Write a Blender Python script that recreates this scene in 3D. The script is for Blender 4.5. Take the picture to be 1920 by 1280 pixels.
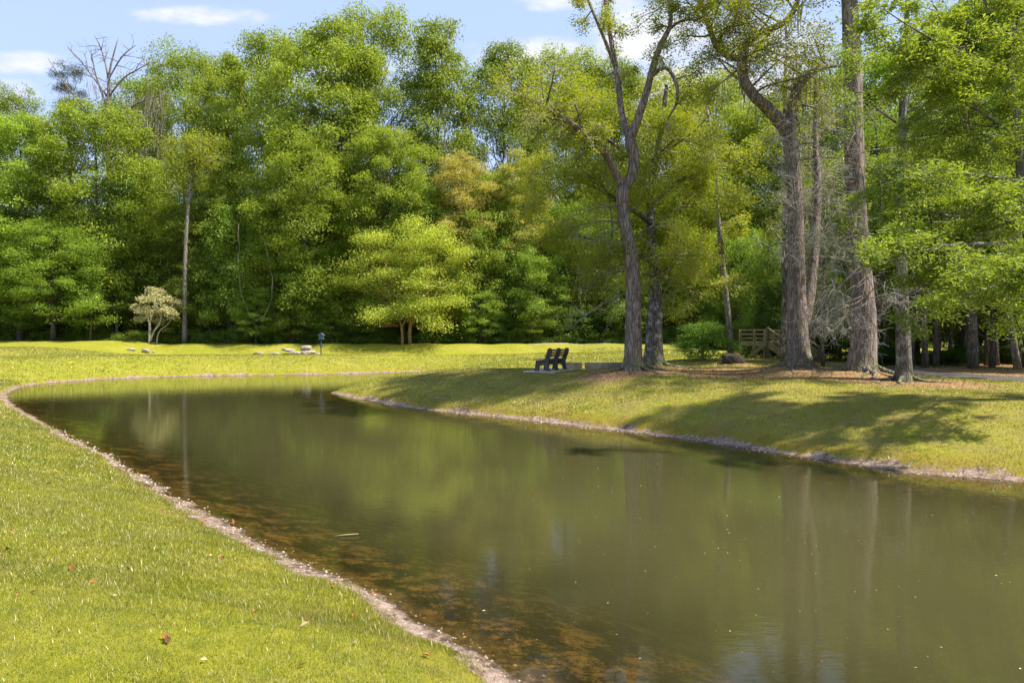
import bpy, math, random
import numpy as np
from mathutils import Vector
R = math.radians
S = bpy.context.scene
for o in list(bpy.data.objects): bpy.data.objects.remove(o)
COL = S.collection
# ------------------------------------------------------------------ camera, sky, sun, exposure
CAMZ = 2.2
cam = bpy.data.objects.new('camera', bpy.data.cameras.new('camera')); COL.objects.link(cam)
cam.location = (0, 0, CAMZ); cam.rotation_euler = (R(90), 0, 0)
cam.data.lens = 24; cam.data.sensor_width = 36; cam.data.clip_start = .05; cam.data.clip_end = 3000
S.camera = cam
SUN_EL, SUN_AZ = 57, 104
w = bpy.data.worlds.new('World'); S.world = w; w.use_nodes = True
sun = bpy.data.objects.new('sun', bpy.data.lights.new('sun', 'SUN')); COL.objects.link(sun)
sun.data.energy = 3.7; sun.data.angle = R(1.5); sun.data.color = (1, .91, .76)
sd_ = Vector((math.sin(R(SUN_AZ))*math.cos(R(SUN_EL)), math.cos(R(SUN_AZ))*math.cos(R(SUN_EL)), math.sin(R(SUN_EL))))
sun.rotation_euler = sd_.to_track_quat('Z', 'Y').to_euler(); sun.location = (40, 10, 60)
S.view_settings.view_transform = 'Standard'; S.view_settings.look = 'None'
S.view_settings.exposure = 1.58; S.view_settings.gamma = 1; S.view_settings.use_curve_mapping = False
S.render.engine = 'CYCLES'
cy = S.cycles
cy.max_bounces = 7; cy.diffuse_bounces = 4; cy.glossy_bounces = 3; cy.transmission_bounces = 4; cy.transparent_max_bounces = 12
cy.caustics_reflective = False; cy.caustics_refractive = False; cy.use_denoising = True
cy.sample_clamp_indirect = 6
# ------------------------------------------------------------------ node helpers
class NT:
    def __init__(s, tree):
        s.t = tree; s.t.nodes.clear()
    def n(s, typ, **kw):
        nd = s.t.nodes.new(typ)
        for k, v in kw.items():
            if k == 'i':
                for a, b in v.items():
                    if isinstance(b, bpy.types.NodeSocket): s.t.links.new(b, nd.inputs[a])
                    else: nd.inputs[a].default_value = b
            else: setattr(nd, k, v)
        return nd
    def m(s, op, a, b=0., c=0., clamp=False):
        nd = s.t.nodes.new('ShaderNodeMath'); nd.operation = op; nd.use_clamp = clamp
        for k, v in enumerate((a, b, c)):
            if isinstance(v, bpy.types.NodeSocket): s.t.links.new(v, nd.inputs[k])
            else: nd.inputs[k].default_value = v
        return nd.outputs[0]
    def mix(s, f, a, b, mode='MIX'):
        nd = s.t.nodes.new('ShaderNodeMix'); nd.data_type = 'RGBA'; nd.blend_type = mode
        for k, v in ((0, f), (6, a), (7, b)):
            if isinstance(v, bpy.types.NodeSocket): s.t.links.new(v, nd.inputs[k])
            else: nd.inputs[k].default_value = (*v, 1) if isinstance(v, (tuple, list)) and len(v) == 3 else v
        return nd.outputs[2]
    def ramp(s, f, a, b, lo=0., hi=1.):
        nd = s.n('ShaderNodeMapRange', i={0: f, 1: a, 2: b, 3: lo, 4: hi}); nd.interpolation_type = 'SMOOTHSTEP'
        return nd.outputs[0]
    def noise(s, vec, scale, detail=4, rough=.55, out=0):
        return s.n('ShaderNodeTexNoise', i={'Vector': vec, 'Scale': scale, 'Detail': detail, 'Roughness': rough}).outputs[out]
    def scale(s, vec, sc):
        return s.n('ShaderNodeMapping', i={'Vector': vec, 'Scale': sc}).outputs[0]
# ------------------------------------------------------------------ sky with a few soft clouds
g = NT(w.node_tree)
sky = g.n('ShaderNodeTexSky', sky_type='NISHITA', sun_disc=False, sun_elevation=R(SUN_EL), sun_rotation=R(SUN_AZ), air_density=1.0, dust_density=.6, ozone_density=1.6)
tc = g.n('ShaderNodeTexCoord'); sp = g.n('ShaderNodeSeparateXYZ', i={0: tc.outputs['Generated']})
ysafe = g.m('MAXIMUM', sp.outputs[1], .02)
u = g.m('DIVIDE', sp.outputs[0], ysafe); v = g.m('DIVIDE', sp.outputs[2], ysafe)
uv = g.n('ShaderNodeCombineXYZ', i={0: g.m('MULTIPLY', u, 1.), 1: g.m('MULTIPLY', v, 2.4), 2: 0.}).outputs[0]
nz = g.noise(uv, 14, 6, .62); nzb = g.noise(uv, 5, 3, .5)
mask = None
for (px, py, a, b, k) in ((40, 118, 85, 22, .9), (20, 178, 60, 30, .8), (380, 30, 130, 20, .8), (640, 50, 40, 20, .6), (1030, 104, 150, 36, 1.3), (1225, 70, 130, 60, 1.4),
                          (1290, 140, 120, 60, 1.), (1040, 8, 80, 16, .7), (1160, 0, 140, 16, .7), (1250, 30, 120, 30, .6), (885, 85, 16, 8, .4), (1420, 110, 150, 90, .9), (600, 130, 200, 30, .7), (-300, 100, 200, 40, .8), (2200, 80, 200, 60, .8)):
    du = g.m('DIVIDE', g.m('SUBTRACT', u, (px-960)/1280), a/1280); dv = g.m('DIVIDE', g.m('SUBTRACT', v, (640-py)/1280), b/1280)
    d = g.m('ADD', g.m('MULTIPLY', du, du), g.m('MULTIPLY', dv, dv))
    e = g.m('MULTIPLY', g.m('SUBTRACT', 1.05, d), k)
    mask = e if mask is None else g.m('MAXIMUM', mask, e)
mk = g.m('ADD', g.m('MULTIPLY', mask, .62), g.m('MULTIPLY', g.m('SUBTRACT', nz, .5), 2.3))
mk = g.m('ADD', mk, g.m('MULTIPLY', g.m('SUBTRACT', nzb, .5), .8))
mk = g.m('MULTIPLY', g.ramp(mk, -.3, .9), g.ramp(mask, -.6, .4))
low = g.ramp(sp.outputs[2], 0., .5)
skyc = g.mix(.8, sky.outputs[0], (1.8, 2.28, 3.5))
skyc = g.mix(g.m('MULTIPLY', g.m('SUBTRACT', 1., low), .25), skyc, (2.6, 2.9, 3.7))
skyc = g.mix(mk, skyc, g.mix(nz, (2.5, 2.7, 3.2), (3.4, 3.35, 3.4)))
bg = g.n('ShaderNodeBackground', i={0: skyc, 1: .11})
g.n('ShaderNodeOutputWorld', i={0: bg.outputs[0]})
# ------------------------------------------------------------------ mesh helpers
def mesh_np(name, V, F, smooth=False, mats=()):
    """V (n,3); F (m,k) one polygon size"""
    me = bpy.data.meshes.new(name); V = np.asarray(V, np.float32); F = np.asarray(F, np.int32); k = F.shape[1]
    me.vertices.add(len(V)); me.vertices.foreach_set('co', V.ravel())
    me.loops.add(F.size); me.loops.foreach_set('vertex_index', F.ravel())
    me.polygons.add(len(F)); me.polygons.foreach_set('loop_start', np.arange(0, F.size, k, dtype=np.int32))
    me.polygons.foreach_set('use_smooth', np.full(len(F), smooth)); me.update(calc_edges=True)
    for m in mats: me.materials.append(m)
    return me
def link(name, me, parent=None):
    o = bpy.data.objects.new(name, me); COL.objects.link(o)
    if parent is not None: o.parent = parent
    return o
def tag(o, label=None, cat=None, group=None, kind=None):
    if label: o['label'] = label
    if cat: o['category'] = cat
    if group: o['group'] = group
    if kind: o['kind'] = kind
    return o
def empty(name, loc, rz=0):
    o = bpy.data.objects.new(name, None); COL.objects.link(o); o.location = loc; o.rotation_euler = (0, 0, rz); o.empty_display_size = .2
    return o
class MB:
    def __init__(s): s.v = []; s.f = []
    def tube(s, pts, rad, sides=6, cap=True, wob=0., rng=random):
        n = len(pts); b = len(s.v); pts = [Vector(p) for p in pts]
        ref = Vector((1, 0, 0)) if abs((pts[-1]-pts[0]).normalized().x) < .8 else Vector((0, 1, 0))
        for k in range(n):
            t = (pts[min(k+1, n-1)]-pts[max(k-1, 0)]).normalized()
            a = t.cross(ref).normalized(); c = t.cross(a)
            for j in range(sides):
                an = 2*math.pi*j/sides; r = rad[k]*(1+(rng.uniform(-wob, wob) if wob else 0))
                s.v.append(tuple(pts[k]+a*math.cos(an)*r+c*math.sin(an)*r))
        for k in range(n-1):
            for j in range(sides):
                j2 = (j+1) % sides; s.f.append((b+k*sides+j, b+k*sides+j2, b+(k+1)*sides+j2, b+(k+1)*sides+j))
        if cap:
            s.f.append(tuple(b+j for j in range(sides))[::-1]); s.f.append(tuple(b+(n-1)*sides+j for j in range(sides)))
    def box(s, c, h, rz=0., rx=0., jit=0., rng=random):
        b = len(s.v); ca, sa = math.cos(rz), math.sin(rz); cb, sb = math.cos(rx), math.sin(rx)
        for x in (-1, 1):
            for y in (-1, 1):
                for z in (-1, 1):
                    p = [x*h[0]*(1+rng.uniform(-jit, jit)), y*h[1]*(1+rng.uniform(-jit, jit)), z*h[2]*(1+rng.uniform(-jit, jit))]
                    p = (p[0], p[1]*cb-p[2]*sb, p[1]*sb+p[2]*cb); p = (p[0]*ca-p[1]*sa, p[0]*sa+p[1]*ca, p[2])
                    s.v.append((c[0]+p[0], c[1]+p[1], c[2]+p[2]))
        s.f += [tuple(b+i for i in q) for q in ((0, 1, 3, 2), (4, 6, 7, 5), (0, 4, 5, 1), (2, 3, 7, 6), (0, 2, 6, 4), (1, 5, 7, 3))]
    def beam(s, p, q, wd, ht, up=(0, 0, 1)):
        p, q = Vector(p), Vector(q); t = (q-p).normalized(); a = t.cross(Vector(up)).normalized(); c = a.cross(t); b = len(s.v)
        for e in (p, q):
            for x, y in ((-1, -1), (1, -1), (1, 1), (-1, 1)): s.v.append(tuple(e+a*x*wd/2+c*y*ht/2))
        s.f += [tuple(b+i for i in f) for f in ((0, 1, 2, 3), (7, 6, 5, 4), (0, 4, 5, 1), (1, 5, 6, 2), (2, 6, 7, 3), (3, 7, 4, 0))]
    def prism(s, prof, o, ax, up, side, th):
        """profile (a,b) extruded th along side, centred"""
        o, ax, up, side = Vector(o), Vector(ax), Vector(up), Vector(side); n = len(prof); b = len(s.v)
        for e in (-.5, .5):
            for (x, y) in prof: s.v.append(tuple(o+ax*x+up*y+side*th*e))
        s.f.append(tuple(b+k for k in range(n))); s.f.append(tuple(b+n+k for k in range(n))[::-1])
        for k in range(n): s.f.append((b+k, b+(k+1) % n, b+n+(k+1) % n, b+n+k))
    def mesh(s, name, mat, smooth=False):
        me = bpy.data.meshes.new(name); me.from_pydata(s.v, [], s.f); me.update()
        if smooth: me.polygons.foreach_set('use_smooth', [True]*len(me.polygons))
        me.materials.append(mat); return me
    def build(s, name, mat, parent=None, smooth=False, bevel=0.):
        o = link(name, s.mesh(name, mat, smooth), parent)
        if bevel:
            b = o.modifiers.new('bevel', 'BEVEL'); b.width = bevel; b.segments = 2; b.limit_method = 'ANGLE'
        return o
# ------------------------------------------------------------------ land form
def px(x, y, Y): return Vector(((x-960)/1280*Y, Y, CAMZ-(y-640)/1280*Y))
def wl(x, y):                      # a pixel on the water level
    Y = CAMZ*1280/(y-640); return ((x-960)/1280*Y, Y)
POND = [wl(*p) for p in ((996, 1280), (945, 1240), (875, 1203), (801, 1170), (737, 1126), (640, 1084), (504, 1027), (413, 975), (316, 921), (201, 851), (155, 833), (120, 811), (92, 796), (67, 783),
        (38, 767), (20, 753), (14, 742), (22, 733), (42, 726), (68, 721), (117, 716), (178, 712.5), (217, 710), (317, 706.5), (430, 704), (520, 703), (600, 702), (690, 700), (740, 698))]
POND += [(-6, 49.3), (-4.2, 47), (-4.4, 41), (-5.6, 35.5), (-6.9, 32), (-7.9, 30.2)]
POND += [wl(*p) for p in ((618, 737), (640, 742.5), (673, 749), (754, 763), (855, 775), (976, 787), (1077, 799), (1177, 810), (1280, 823), (1380, 839), (1461, 852), (1582, 870), (1717, 889), (1850, 899), (1920, 904))]
POND += [(10, 9.7), (14, 8.5), (20, 6), (26, 0), (20, -7), (9, -7), (5.5, -3), (3.4, .2), (1.9, 2.3), (.75, 3.7)]
def smooth_poly(P, it=1):
    P = np.array(P)
    for _ in range(it):
        N = np.roll(P, -1, 0); P = np.stack([P*.75+N*.25, P*.25+N*.75], 1).reshape(-1, 2)
    return P
PP = smooth_poly(POND, 2)
def vnoise(x, y, f, seed=0):
    x = np.asarray(x, float)*f+seed*17.3; y = np.asarray(y, float)*f+seed*9.1
    return (np.sin(x*1.7+1.3*np.sin(y*1.1+seed))+np.sin(y*2.1+1.7*np.sin(x*.9))+np.sin((x+y)*1.3+2*np.sin((x-y)*.7)))/3
def shore(x, y):
    """signed distance to the water's edge, positive on land"""
    x = np.asarray(x, float); y = np.asarray(y, float); sh = x.shape; x = x.ravel(); y = y.ravel()
    out = np.empty(len(x)); A = PP; B = np.roll(PP, -1, 0); AB = B-A; L2 = (AB**2).sum(1)
    for k in range(0, len(x), 20000):
        xs = x[k:k+20000, None]; ys = y[k:k+20000, None]
        t = np.clip(((xs-A[:, 0])*AB[:, 0]+(ys-A[:, 1])*AB[:, 1])/L2, 0, 1)
        d = np.sqrt(((xs-A[:, 0]-t*AB[:, 0])**2+(ys-A[:, 1]-t*AB[:, 1])**2).min(1))
        cr = ((A[:, 1] > ys) != (B[:, 1] > ys)) & (xs < AB[:, 0]*(ys-A[:, 1])/np.where(AB[:, 1] == 0, 1e-9, AB[:, 1])+A[:, 0])
        out[k:k+20000] = np.where(cr.sum(1) % 2 == 1, -d, d)
    out = out + .07*vnoise(x, y, 2.3)+.045*vnoise(x, y, 5.3, 4)+.03*vnoise(x, y, 11., 2)
    return out.reshape(sh)
CT = [(0, 0, .62, 2.2), (-3, 0, .65, 2.2), (-1.5, 3, .6, 2.2), (-3, 5, .62, 2.4), (-8, 5, .75, 3), (-8, 9, .62, 2.5), (-12, 12, .65, 3), (-15, 17, .6, 3), (-20, 20, .7, 3), (-22, 25, .7, 3), (-35, 15, .9, 4), (-60, 30, 1.3, 4), (-28, 33, .8, 5), (-33, 42, 1.15, 6), (-40, 50, 1.75, 6), (-60, 50, 2., 6), (3, -4, .7, 2), (-10, -10, .9, 3),
      (1.54, 24.7, 1.1, 4.6), (-3.2, 25.5, 1.2, 5), (-5.4, 27, .9, 4), (-1, 24, 1.16, 5), (0, 21.5, 1., 4.6), (3.87, 22, 1.27, 5), (4.97, 24, 1.28, 5), (9, 21.5, 1.33, 5), (10.5, 20.5, 1.2, 5), (10.9, 19, 1.0, 5), (7, 20, 1.1, 5), (7.8, 24, 1.32, 5), (8.5, 17, .95, 5), (12, 16, 1.0, 5), (13.1, 20.5, 1.12, 5), (14.3, 27, 1.2, 5),
      (15, 13, 1.1, 5), (20, 14, 1.2, 5), (30, 10, 1.3, 5), (25, 22, 1.25, 5), (8.4, 30, 1.42, 5), (11.5, 30, 1.42, 5), (13.3, 28, 1.15, 5), (4, 29, .95, 5), (2, 32, .85, 5), (6, 34, .95, 5), (-1, 33, .8, 5), (-2, 38, .85, 4), (0, 45, 1.05, 5), (6, 42, 1.1, 5), (11, 40, 1.3, 5), (12, 50, 1.6, 5), (3, 50, 1.35, 5), (7, 55, 1.75, 5)]
for X in range(-28, 6, 4): CT += [(X, 52.+(X > -6)*1, 1.17, 5.5), (X, 56.3, .98, 5), (X, 61, 2.03, 5), (X, 66, 2.05, 5)]
for X in (-60, -50, -42, -35): CT += [(X, 61, 2.28, 5), (X, 70, 2.25, 5)]
for X in (8, 14): CT += [(X, 61, 2.0, 5), (X, 67, 2.0, 5)]
for X in (-60, -30, 0, 20): CT += [(X, 80, 2.1, 5), (X, 110, 2.3, 5), (X, 200, 2.3, 5)]
for X in (18, 26, 36, 50): CT += [(X, 34, 1.2, 5), (X, 45, 1.15, 5), (X, 60, 1.2, 5), (X+4, 80, 1.35, 5), (X+12, 110, 1.45, 5)]
CTA = np.array(CT)
PATHC = np.array([(30, 9.5), (22, 12.6), (17.8, 15.2), (15.2, 18.2), (14, 21.5), (13.6, 25), (13.7, 28.5)])
PATHC2 = np.array([(1.5, 61.6), (6, 61.9), (12, 62.2), (17, 61.8), (24, 60.5), (34, 60)])
LIT = np.array([(3.2, 21.9), (5.2, 22.2), (7.2, 21.4), (9, 20.6), (10.4, 19.4), (11.4, 18.3)])
def dline(x, y, L):
    x = np.asarray(x, float)[..., None]; y = np.asarray(y, float)[..., None]; A = L[:-1]; AB = L[1:]-A
    t = np.clip(((x-A[:, 0])*AB[:, 0]+(y-A[:, 1])*AB[:, 1])/(AB**2).sum(1), 0, 1)
    return np.sqrt(((x-A[:, 0]-t*AB[:, 0])**2+(y-A[:, 1]-t*AB[:, 1])**2).min(-1))
def sstep(a, b, x):
    t = np.clip((x-a)/(b-a), 0, 1); return t*t*(3-2*t)
def height(x, y, s=None):
    x = np.asarray(x, float); y = np.asarray(y, float)
    if s is None: s = shore(x, y)
    num = np.zeros(x.shape); wn = np.zeros(x.shape); den = np.zeros(x.shape)
    for (cx, cy_, cz, cw) in CTA:
        ww = 1/(((x-cx)**2+(y-cy_)**2)+.5)**1.6
        num += ww*cz; wn += ww*cw; den += ww
    Bh = num/den; W = wn/den
    t = np.clip((s-.3)/W, 0, 1)
    land = .05*np.clip(s/.3, 0, 1)+.05*sstep(.3, .42, s)+(Bh-.1)*(1-(1-t)**1.7)
    land += .012*vnoise(x, y, 1.1)*np.clip(s, 0, 1)+.02*vnoise(x, y, .45, 3)*np.clip(s/3, 0, 1)
    mound = np.hypot(x-7.85, y-24.2); land += .16*np.exp(-(mound/.7)**2)
    for (tx, ty, a) in ((9, 21.5, .12), (10.5, 20.5, .14), (3.87, 22, .08), (4.97, 24, .08), (10.9, 19, .06)): land += a*np.exp(-((x-tx)**2+(y-ty)**2)/1.1)
    bed = -.16*np.clip(-s, 0, 1.2)-.32*np.clip(-s-1.2, 0, 3)+.02*vnoise(x, y, 2.3)*np.clip(-s, 0, 1)
    return np.where(s > 0, land, bed)
def gz(x, y): return float(height(np.array([float(x)]), np.array([float(y)]))[0])
def litter(x, y):
    a = 1-sstep(.8, 1.75, dline(x, y, LIT)+.25*vnoise(x, y, 1.6, 5)+.12*vnoise(x, y, 6, 1))
    b = sstep(61.8, 63.5, y+.5*vnoise(x, y, .7))*sstep(20, 15, x)
    dp = dline(x, y, PATHC); right = sstep(.9, 1.3, dp)*(x > np.interp(y, [9, 12.6, 15.2, 18.2, 21.5, 25, 40], [32, 22, 17.8, 15.2, 14, 13.6, 13.8]))*sstep(38, 33, y)
    c = np.exp(-(np.hypot(x-7.9, y-24)/1.0)**2)+np.exp(-(np.hypot(x-8.6, y-28.8)/1.3)**2)*.7
    return np.clip(np.maximum(np.maximum(a, b), np.maximum(right, c)), 0, 1)
# ------------------------------------------------------------------ materials
def mat(name): 
    m = bpy.data.materials.new(name); m.use_nodes = True; return m, NT(m.node_tree)
def out(g, sh, disp=None): g.n('ShaderNodeOutputMaterial', i={0: sh})
def simple(name, col, rough=.8, var=.3, scale=8, bump=.2, bscale=None, spec=.3, stretch=(1, 1, 1), col2=None):
    m, g = mat(name); tc = g.n('ShaderNodeTexCoord').outputs['Object']; tcs = g.scale(tc, stretch)
    nz = g.noise(tcs, scale, 6, .6); c2 = col2 or tuple(c*(1-var) for c in col)
    c = g.mix(g.ramp(nz, .35, .65), c2, col); c = g.mix(g.m('MULTIPLY', g.noise(tc, 1.3), .25), c, tuple(x*1.5 for x in c2))
    bp = g.n('ShaderNodeBump', i={'Height': g.noise(tcs, bscale or scale*2.5, 6, .65), 'Strength': bump, 'Distance': .03})
    p = g.n('ShaderNodeBsdfPrincipled', i={'Base Color': c, 'Roughness': rough, 'Specular IOR Level': spec, 'Normal': bp.outputs[0]})
    out(g, p.outputs[0]); return m
def bark(name, c1, c2, lichen=(.45, .45, .40), lam=.35, vs=6.):
    m, g = mat(name); tc = g.n('ShaderNodeTexCoord').outputs['Object']
    st = g.scale(tc, (1, 1, .16)); n1 = g.noise(st, vs*3, 5, .7)
    vo = g.n('ShaderNodeTexVoronoi', i={'Vector': g.mix(.25, st, g.noise(st, vs, 3, out=1)), 'Scale': vs*2.2}); vo.feature = 'DISTANCE_TO_EDGE'
    crack = g.ramp(vo.outputs[0], .0, .16)
    c = g.mix(n1, c2, c1); c = g.mix(g.m('MULTIPLY', g.m('SUBTRACT', 1., crack), .7), c, tuple(x*.45 for x in c2))
    ln = g.ramp(g.noise(tc, 3.2, 7, .75), .56-.1*lam, .68); c = g.mix(g.m('MULTIPLY', ln, lam), c, lichen)
    ms = g.m('MULTIPLY', g.ramp(g.n('ShaderNodeSeparateXYZ', i={0: tc}).outputs[2], .75, .0), g.ramp(g.noise(tc, 4, 4), .35, .6)); c = g.mix(g.m('MULTIPLY', ms, .75), c, (.10, .12, .03))
    hgt = g.m('ADD', g.m('MULTIPLY', crack, .8), g.m('MULTIPLY', n1, .5))
    bp = g.n('ShaderNodeBump', i={'Height': hgt, 'Strength': .9, 'Distance': .035})
    p = g.n('ShaderNodeBsdfPrincipled', i={'Base Color': c, 'Roughness': .9, 'Specular IOR Level': .15, 'Normal': bp.outputs[0]})
    out(g, p.outputs[0]); return m
def leafmat(name, c1, c2, c3, trans=.38, gloss=.05, nscale=.55):
    """c1/c2 leaf to leaf and clump to clump variation of the leaf's own pigment, c3 the odd yellow or brown leaf"""
    m, g = mat(name); tc = g.n('ShaderNodeTexCoord').outputs['Object']; oi = g.n('ShaderNodeObjectInfo'); ge = g.n('ShaderNodeNewGeometry')
    rnd = ge.outputs['Random Per Island']; nz = g.noise(tc, nscale, 3, .6)
    f = g.ramp(g.m('ADD', g.m('MULTIPLY', rnd, .5), g.m('MULTIPLY', nz, .9)), .3, 1.05)
    c = g.mix(f, c1, c2); c = g.mix(g.ramp(g.m('FRACT', g.m('MULTIPLY', rnd, 17.3)), .90, .96), c, c3)
    c = g.mix(1., c, oi.outputs['Color'], 'MULTIPLY')
    df = g.n('ShaderNodeBsdfDiffuse', i={0: c}); tr = g.n('ShaderNodeBsdfTranslucent', i={0: g.mix(1., c, (1.25, 1.15, .55), 'MULTIPLY')})
    s1 = g.n('ShaderNodeMixShader', i={0: trans, 1: df.outputs[0], 2: tr.outputs[0]})
    gl = g.n('ShaderNodeBsdfGlossy', i={0: (.9, .95, 1, 1), 1: .55}); s2 = g.n('ShaderNodeMixShader', i={0: gloss, 1: s1.outputs[0], 2: gl.outputs[0]})
    out(g, s2.outputs[0]); return m
M = {}
M['oak_bark'] = bark('oak_bark', (.33, .27, .235), (.15, .115, .10))
M['pine_bark'] = bark('pine_bark', (.36, .295, .27), (.18, .14, .125), vs=5, lam=.25)
M['lichen_bark'] = bark('lichen_bark', (.22, .20, .18), (.07, .06, .05), (.48, .47, .42), .85)
M['grey_bark'] = bark('grey_bark', (.30, .27, .25), (.17, .15, .14), lam=.5)
M['wood_bark'] = bark('wood_bark', (.20, .17, .145), (.09, .075, .065), lam=.4)
M['tan_bark'] = simple('tan_bark', (.34, .20, .11), .8, .3, 5, .3, stretch=(1, 1, .3))
M['pale_bark'] = simple('pale_bark', (.36, .33, .26), .85, .3, 5, .3, stretch=(1, 1, .3))
M['twig'] = simple('twig', (.46, .43, .38), .9, .35, 5, .1)
M['leaf'] = leafmat('leaf', (.125, .185, .022), (.30, .39, .058), (.36, .42, .07), .47, .02)
M['leaf_fresh'] = leafmat('leaf_fresh', (.135, .19, .024), (.31, .385, .055), (.40, .43, .06), .48, .03, .9)
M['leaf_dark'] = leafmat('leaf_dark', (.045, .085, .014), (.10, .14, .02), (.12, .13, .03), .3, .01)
M['leaf_olive'] = leafmat('leaf_olive', (.17, .21, .025), (.35, .40, .05), (.44, .36, .07), .48, .015, .9)
M['leaf_pale'] = leafmat('leaf_pale', (.20, .20, .09), (.42, .40, .22), (.45, .40, .22), .25, .06, 2.)
M['moss'] = leafmat('moss', (.22, .20, .17), (.33, .30, .26), (.40, .38, .33), .3, .0, 1.)
M['concrete'] = simple('concrete', (.22, .20, .17), .9, .4, 3, .3)
M['slab'] = simple('slab', (.48, .43, .37), .9, .3, 3, .4)
M['stone'] = simple('stone', (.36, .32, .27), .9, .45, 4, .8)
M['stump'] = simple('stump', (.06, .05, .04), .95, .5, 9, 1.)
M['bench_iron'] = simple('bench_iron', (.06, .065, .065), .55, .3, 9, .2, spec=.4)
M['bench_wood'] = simple('bench_wood', (.52, .34, .16), .7, .4, 5, .3, stretch=(1, 1, 1))
M['timber'] = simple('timber', (.25, .21, .11), .85, .4, 5, .3)
M['timber_dark'] = simple('timber_dark', (.14, .11, .07), .85, .4, 5, .3)
M['blue'] = simple('blue_paint', (.09, .14, .22), .5, .3, 9, .1)
M['green_post'] = simple('green_post', (.06, .08, .08), .5, .3, 9, .1)
# lawn, sand, leaf mould, pond bed: one ground material driven by where on the land it lies
m, g = mat('ground'); M['ground'] = m
at = lambda nm: g.n('ShaderNodeAttribute', attribute_name=nm).outputs['Fac']
tc = g.n('ShaderNodeTexCoord').outputs['Object']
sdv, lit = at('shore'), at('litter')
n_f = g.noise(tc, 55, 4, .7); n_m = g.noise(tc, 5, 5, .65); n_b = g.noise(tc, .42, 4, .6); n_p = g.noise(tc, 14, 5, .7)
lawn = g.mix(g.ramp(n_m, .3, .7), (.14, .165, .012), (.265, .265, .02))
lawn = g.mix(g.m('MULTIPLY', g.ramp(n_f, .45, .7), .45), lawn, (.25, .24, .04))
lawn = g.mix(g.m('MULTIPLY', g.ramp(n_b, .45, .68), .55), lawn, (.29, .265, .045))
dry = g.m('MULTIPLY', at('dry'), g.ramp(g.m('ADD', g.m('MULTIPLY', n_p, .5), g.m('MULTIPLY', g.noise(tc, 1.2, 5, .65), .6)), .42, .68))
lawn = g.mix(g.m('MULTIPLY', dry, .7), lawn, (.23, .17, .075))
mould = g.mix(g.ramp(n_p, .35, .65), (.16, .095, .05), (.36, .24, .12)); mould = g.mix(g.ramp(n_m, .55, .75), mould, (.22, .17, .03))
edge = g.m('ADD', sdv, g.m('MULTIPLY', g.m('SUBTRACT', g.noise(tc, 2.6, 7, .75), .5), .75)); edge = g.m('ADD', edge, g.m('MULTIPLY', g.m('SUBTRACT', g.noise(tc, .55, 3, .6), .5), .8))
moss = g.m('MULTIPLY', g.ramp(edge, 1.1, .35), g.ramp(n_m, .3, .6)); lawn = g.mix(g.m('MULTIPLY', moss, g.m('ADD', .25, g.m('MULTIPLY', at('dry'), .6))), lawn, (.20, .15, .018))
c = g.mix(lit, lawn, mould)
vo = g.n('ShaderNodeTexVoronoi', i={'Vector': tc, 'Scale': 38.})
sand = g.mix(g.ramp(n_p, .3, .65), (.15, .10, .075), (.37, .28, .23)); sand = g.mix(.35, sand, g.mix(g.n('ShaderNodeSeparateColor', i={0: vo.outputs['Color']}).outputs[0], (.12, .09, .07), (.42, .34, .29)))
sand = g.mix(g.ramp(g.noise(tc, 4.5, 7, .8), .50, .58), sand, (.11, .07, .045)); sand = g.mix(g.ramp(g.noise(tc, 1.1, 5, .7), .5, .6), sand, (.20, .14, .09))
c = g.mix(g.ramp(edge, .36, .27), c, sand)
wet = g.mix(g.ramp(n_p, .4, .6), (.06, .045, .03), (.15, .11, .07)); c = g.mix(g.ramp(g.m('ADD', sdv, g.m('MULTIPLY', g.m('SUBTRACT', n_p, .5), .15)), .10, .02), c, wet)
weed = g.ramp(g.noise(tc, 2.6, 8, .85), .40, .52); bed = g.mix(weed, (.24, .16, .07), (.018, .014, .009)); bed = g.mix(g.ramp(g.noise(tc, 22, 2), .68, .74), bed, (.4, .14, .03))
c = g.mix(g.ramp(sdv, -.04, -.3), c, bed)
bp = g.n('ShaderNodeBump', i={'Height': g.m('ADD', n_f, g.m('ADD', n_p, g.m('MULTIPLY', n_m, 1.5))), 'Strength': .8, 'Distance': .03})
p = g.n('ShaderNodeBsdfPrincipled', i={'Base Color': c, 'Roughness': .95, 'Specular IOR Level': .1, 'Normal': bp.outputs[0]}); out(g, p.outputs[0])
# grass blades
m, g = mat('grass_blade'); M['grass'] = m
ge = g.n('ShaderNodeNewGeometry'); tc = g.n('ShaderNodeTexCoord').outputs['Object']; rnd = ge.outputs['Random Per Island']
f = g.m('ADD', g.m('MULTIPLY', rnd, .55), g.m('MULTIPLY', g.noise(tc, 1.1, 4, .65), .6))
c = g.mix(g.ramp(f, .25, .85), (.155, .19, .012), (.345, .345, .027)); c = g.mix(g.ramp(g.m('ADD', g.m('FRACT', g.m('MULTIPLY', rnd, 9.7)), g.m('MULTIPLY', g.m('SUBTRACT', g.noise(tc, 1.6, 5, .7), .5), 1.3)), .78, .92), c, (.40, .34, .14))
c = g.mix(g.m('MULTIPLY', g.ramp(g.noise(tc, .9, 5, .7), .54, .64), .6), c, (.10, .16, .014))
c = g.mix(g.m('MULTIPLY', g.ramp(g.noise(tc, 3.3, 5, .7), .60, .68), .6), c, (.26, .19, .07))
c = g.mix(g.m('MULTIPLY', g.n('ShaderNodeAttribute', attribute_name='dry').outputs['Fac'], g.ramp(g.noise(tc, 1.7, 5, .7), .25, .75)), c, (.23, .19, .055))
c = g.mix(g.n('ShaderNodeAttribute', attribute_name='moss').outputs['Fac'], c, (.27, .18, .022))
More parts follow.
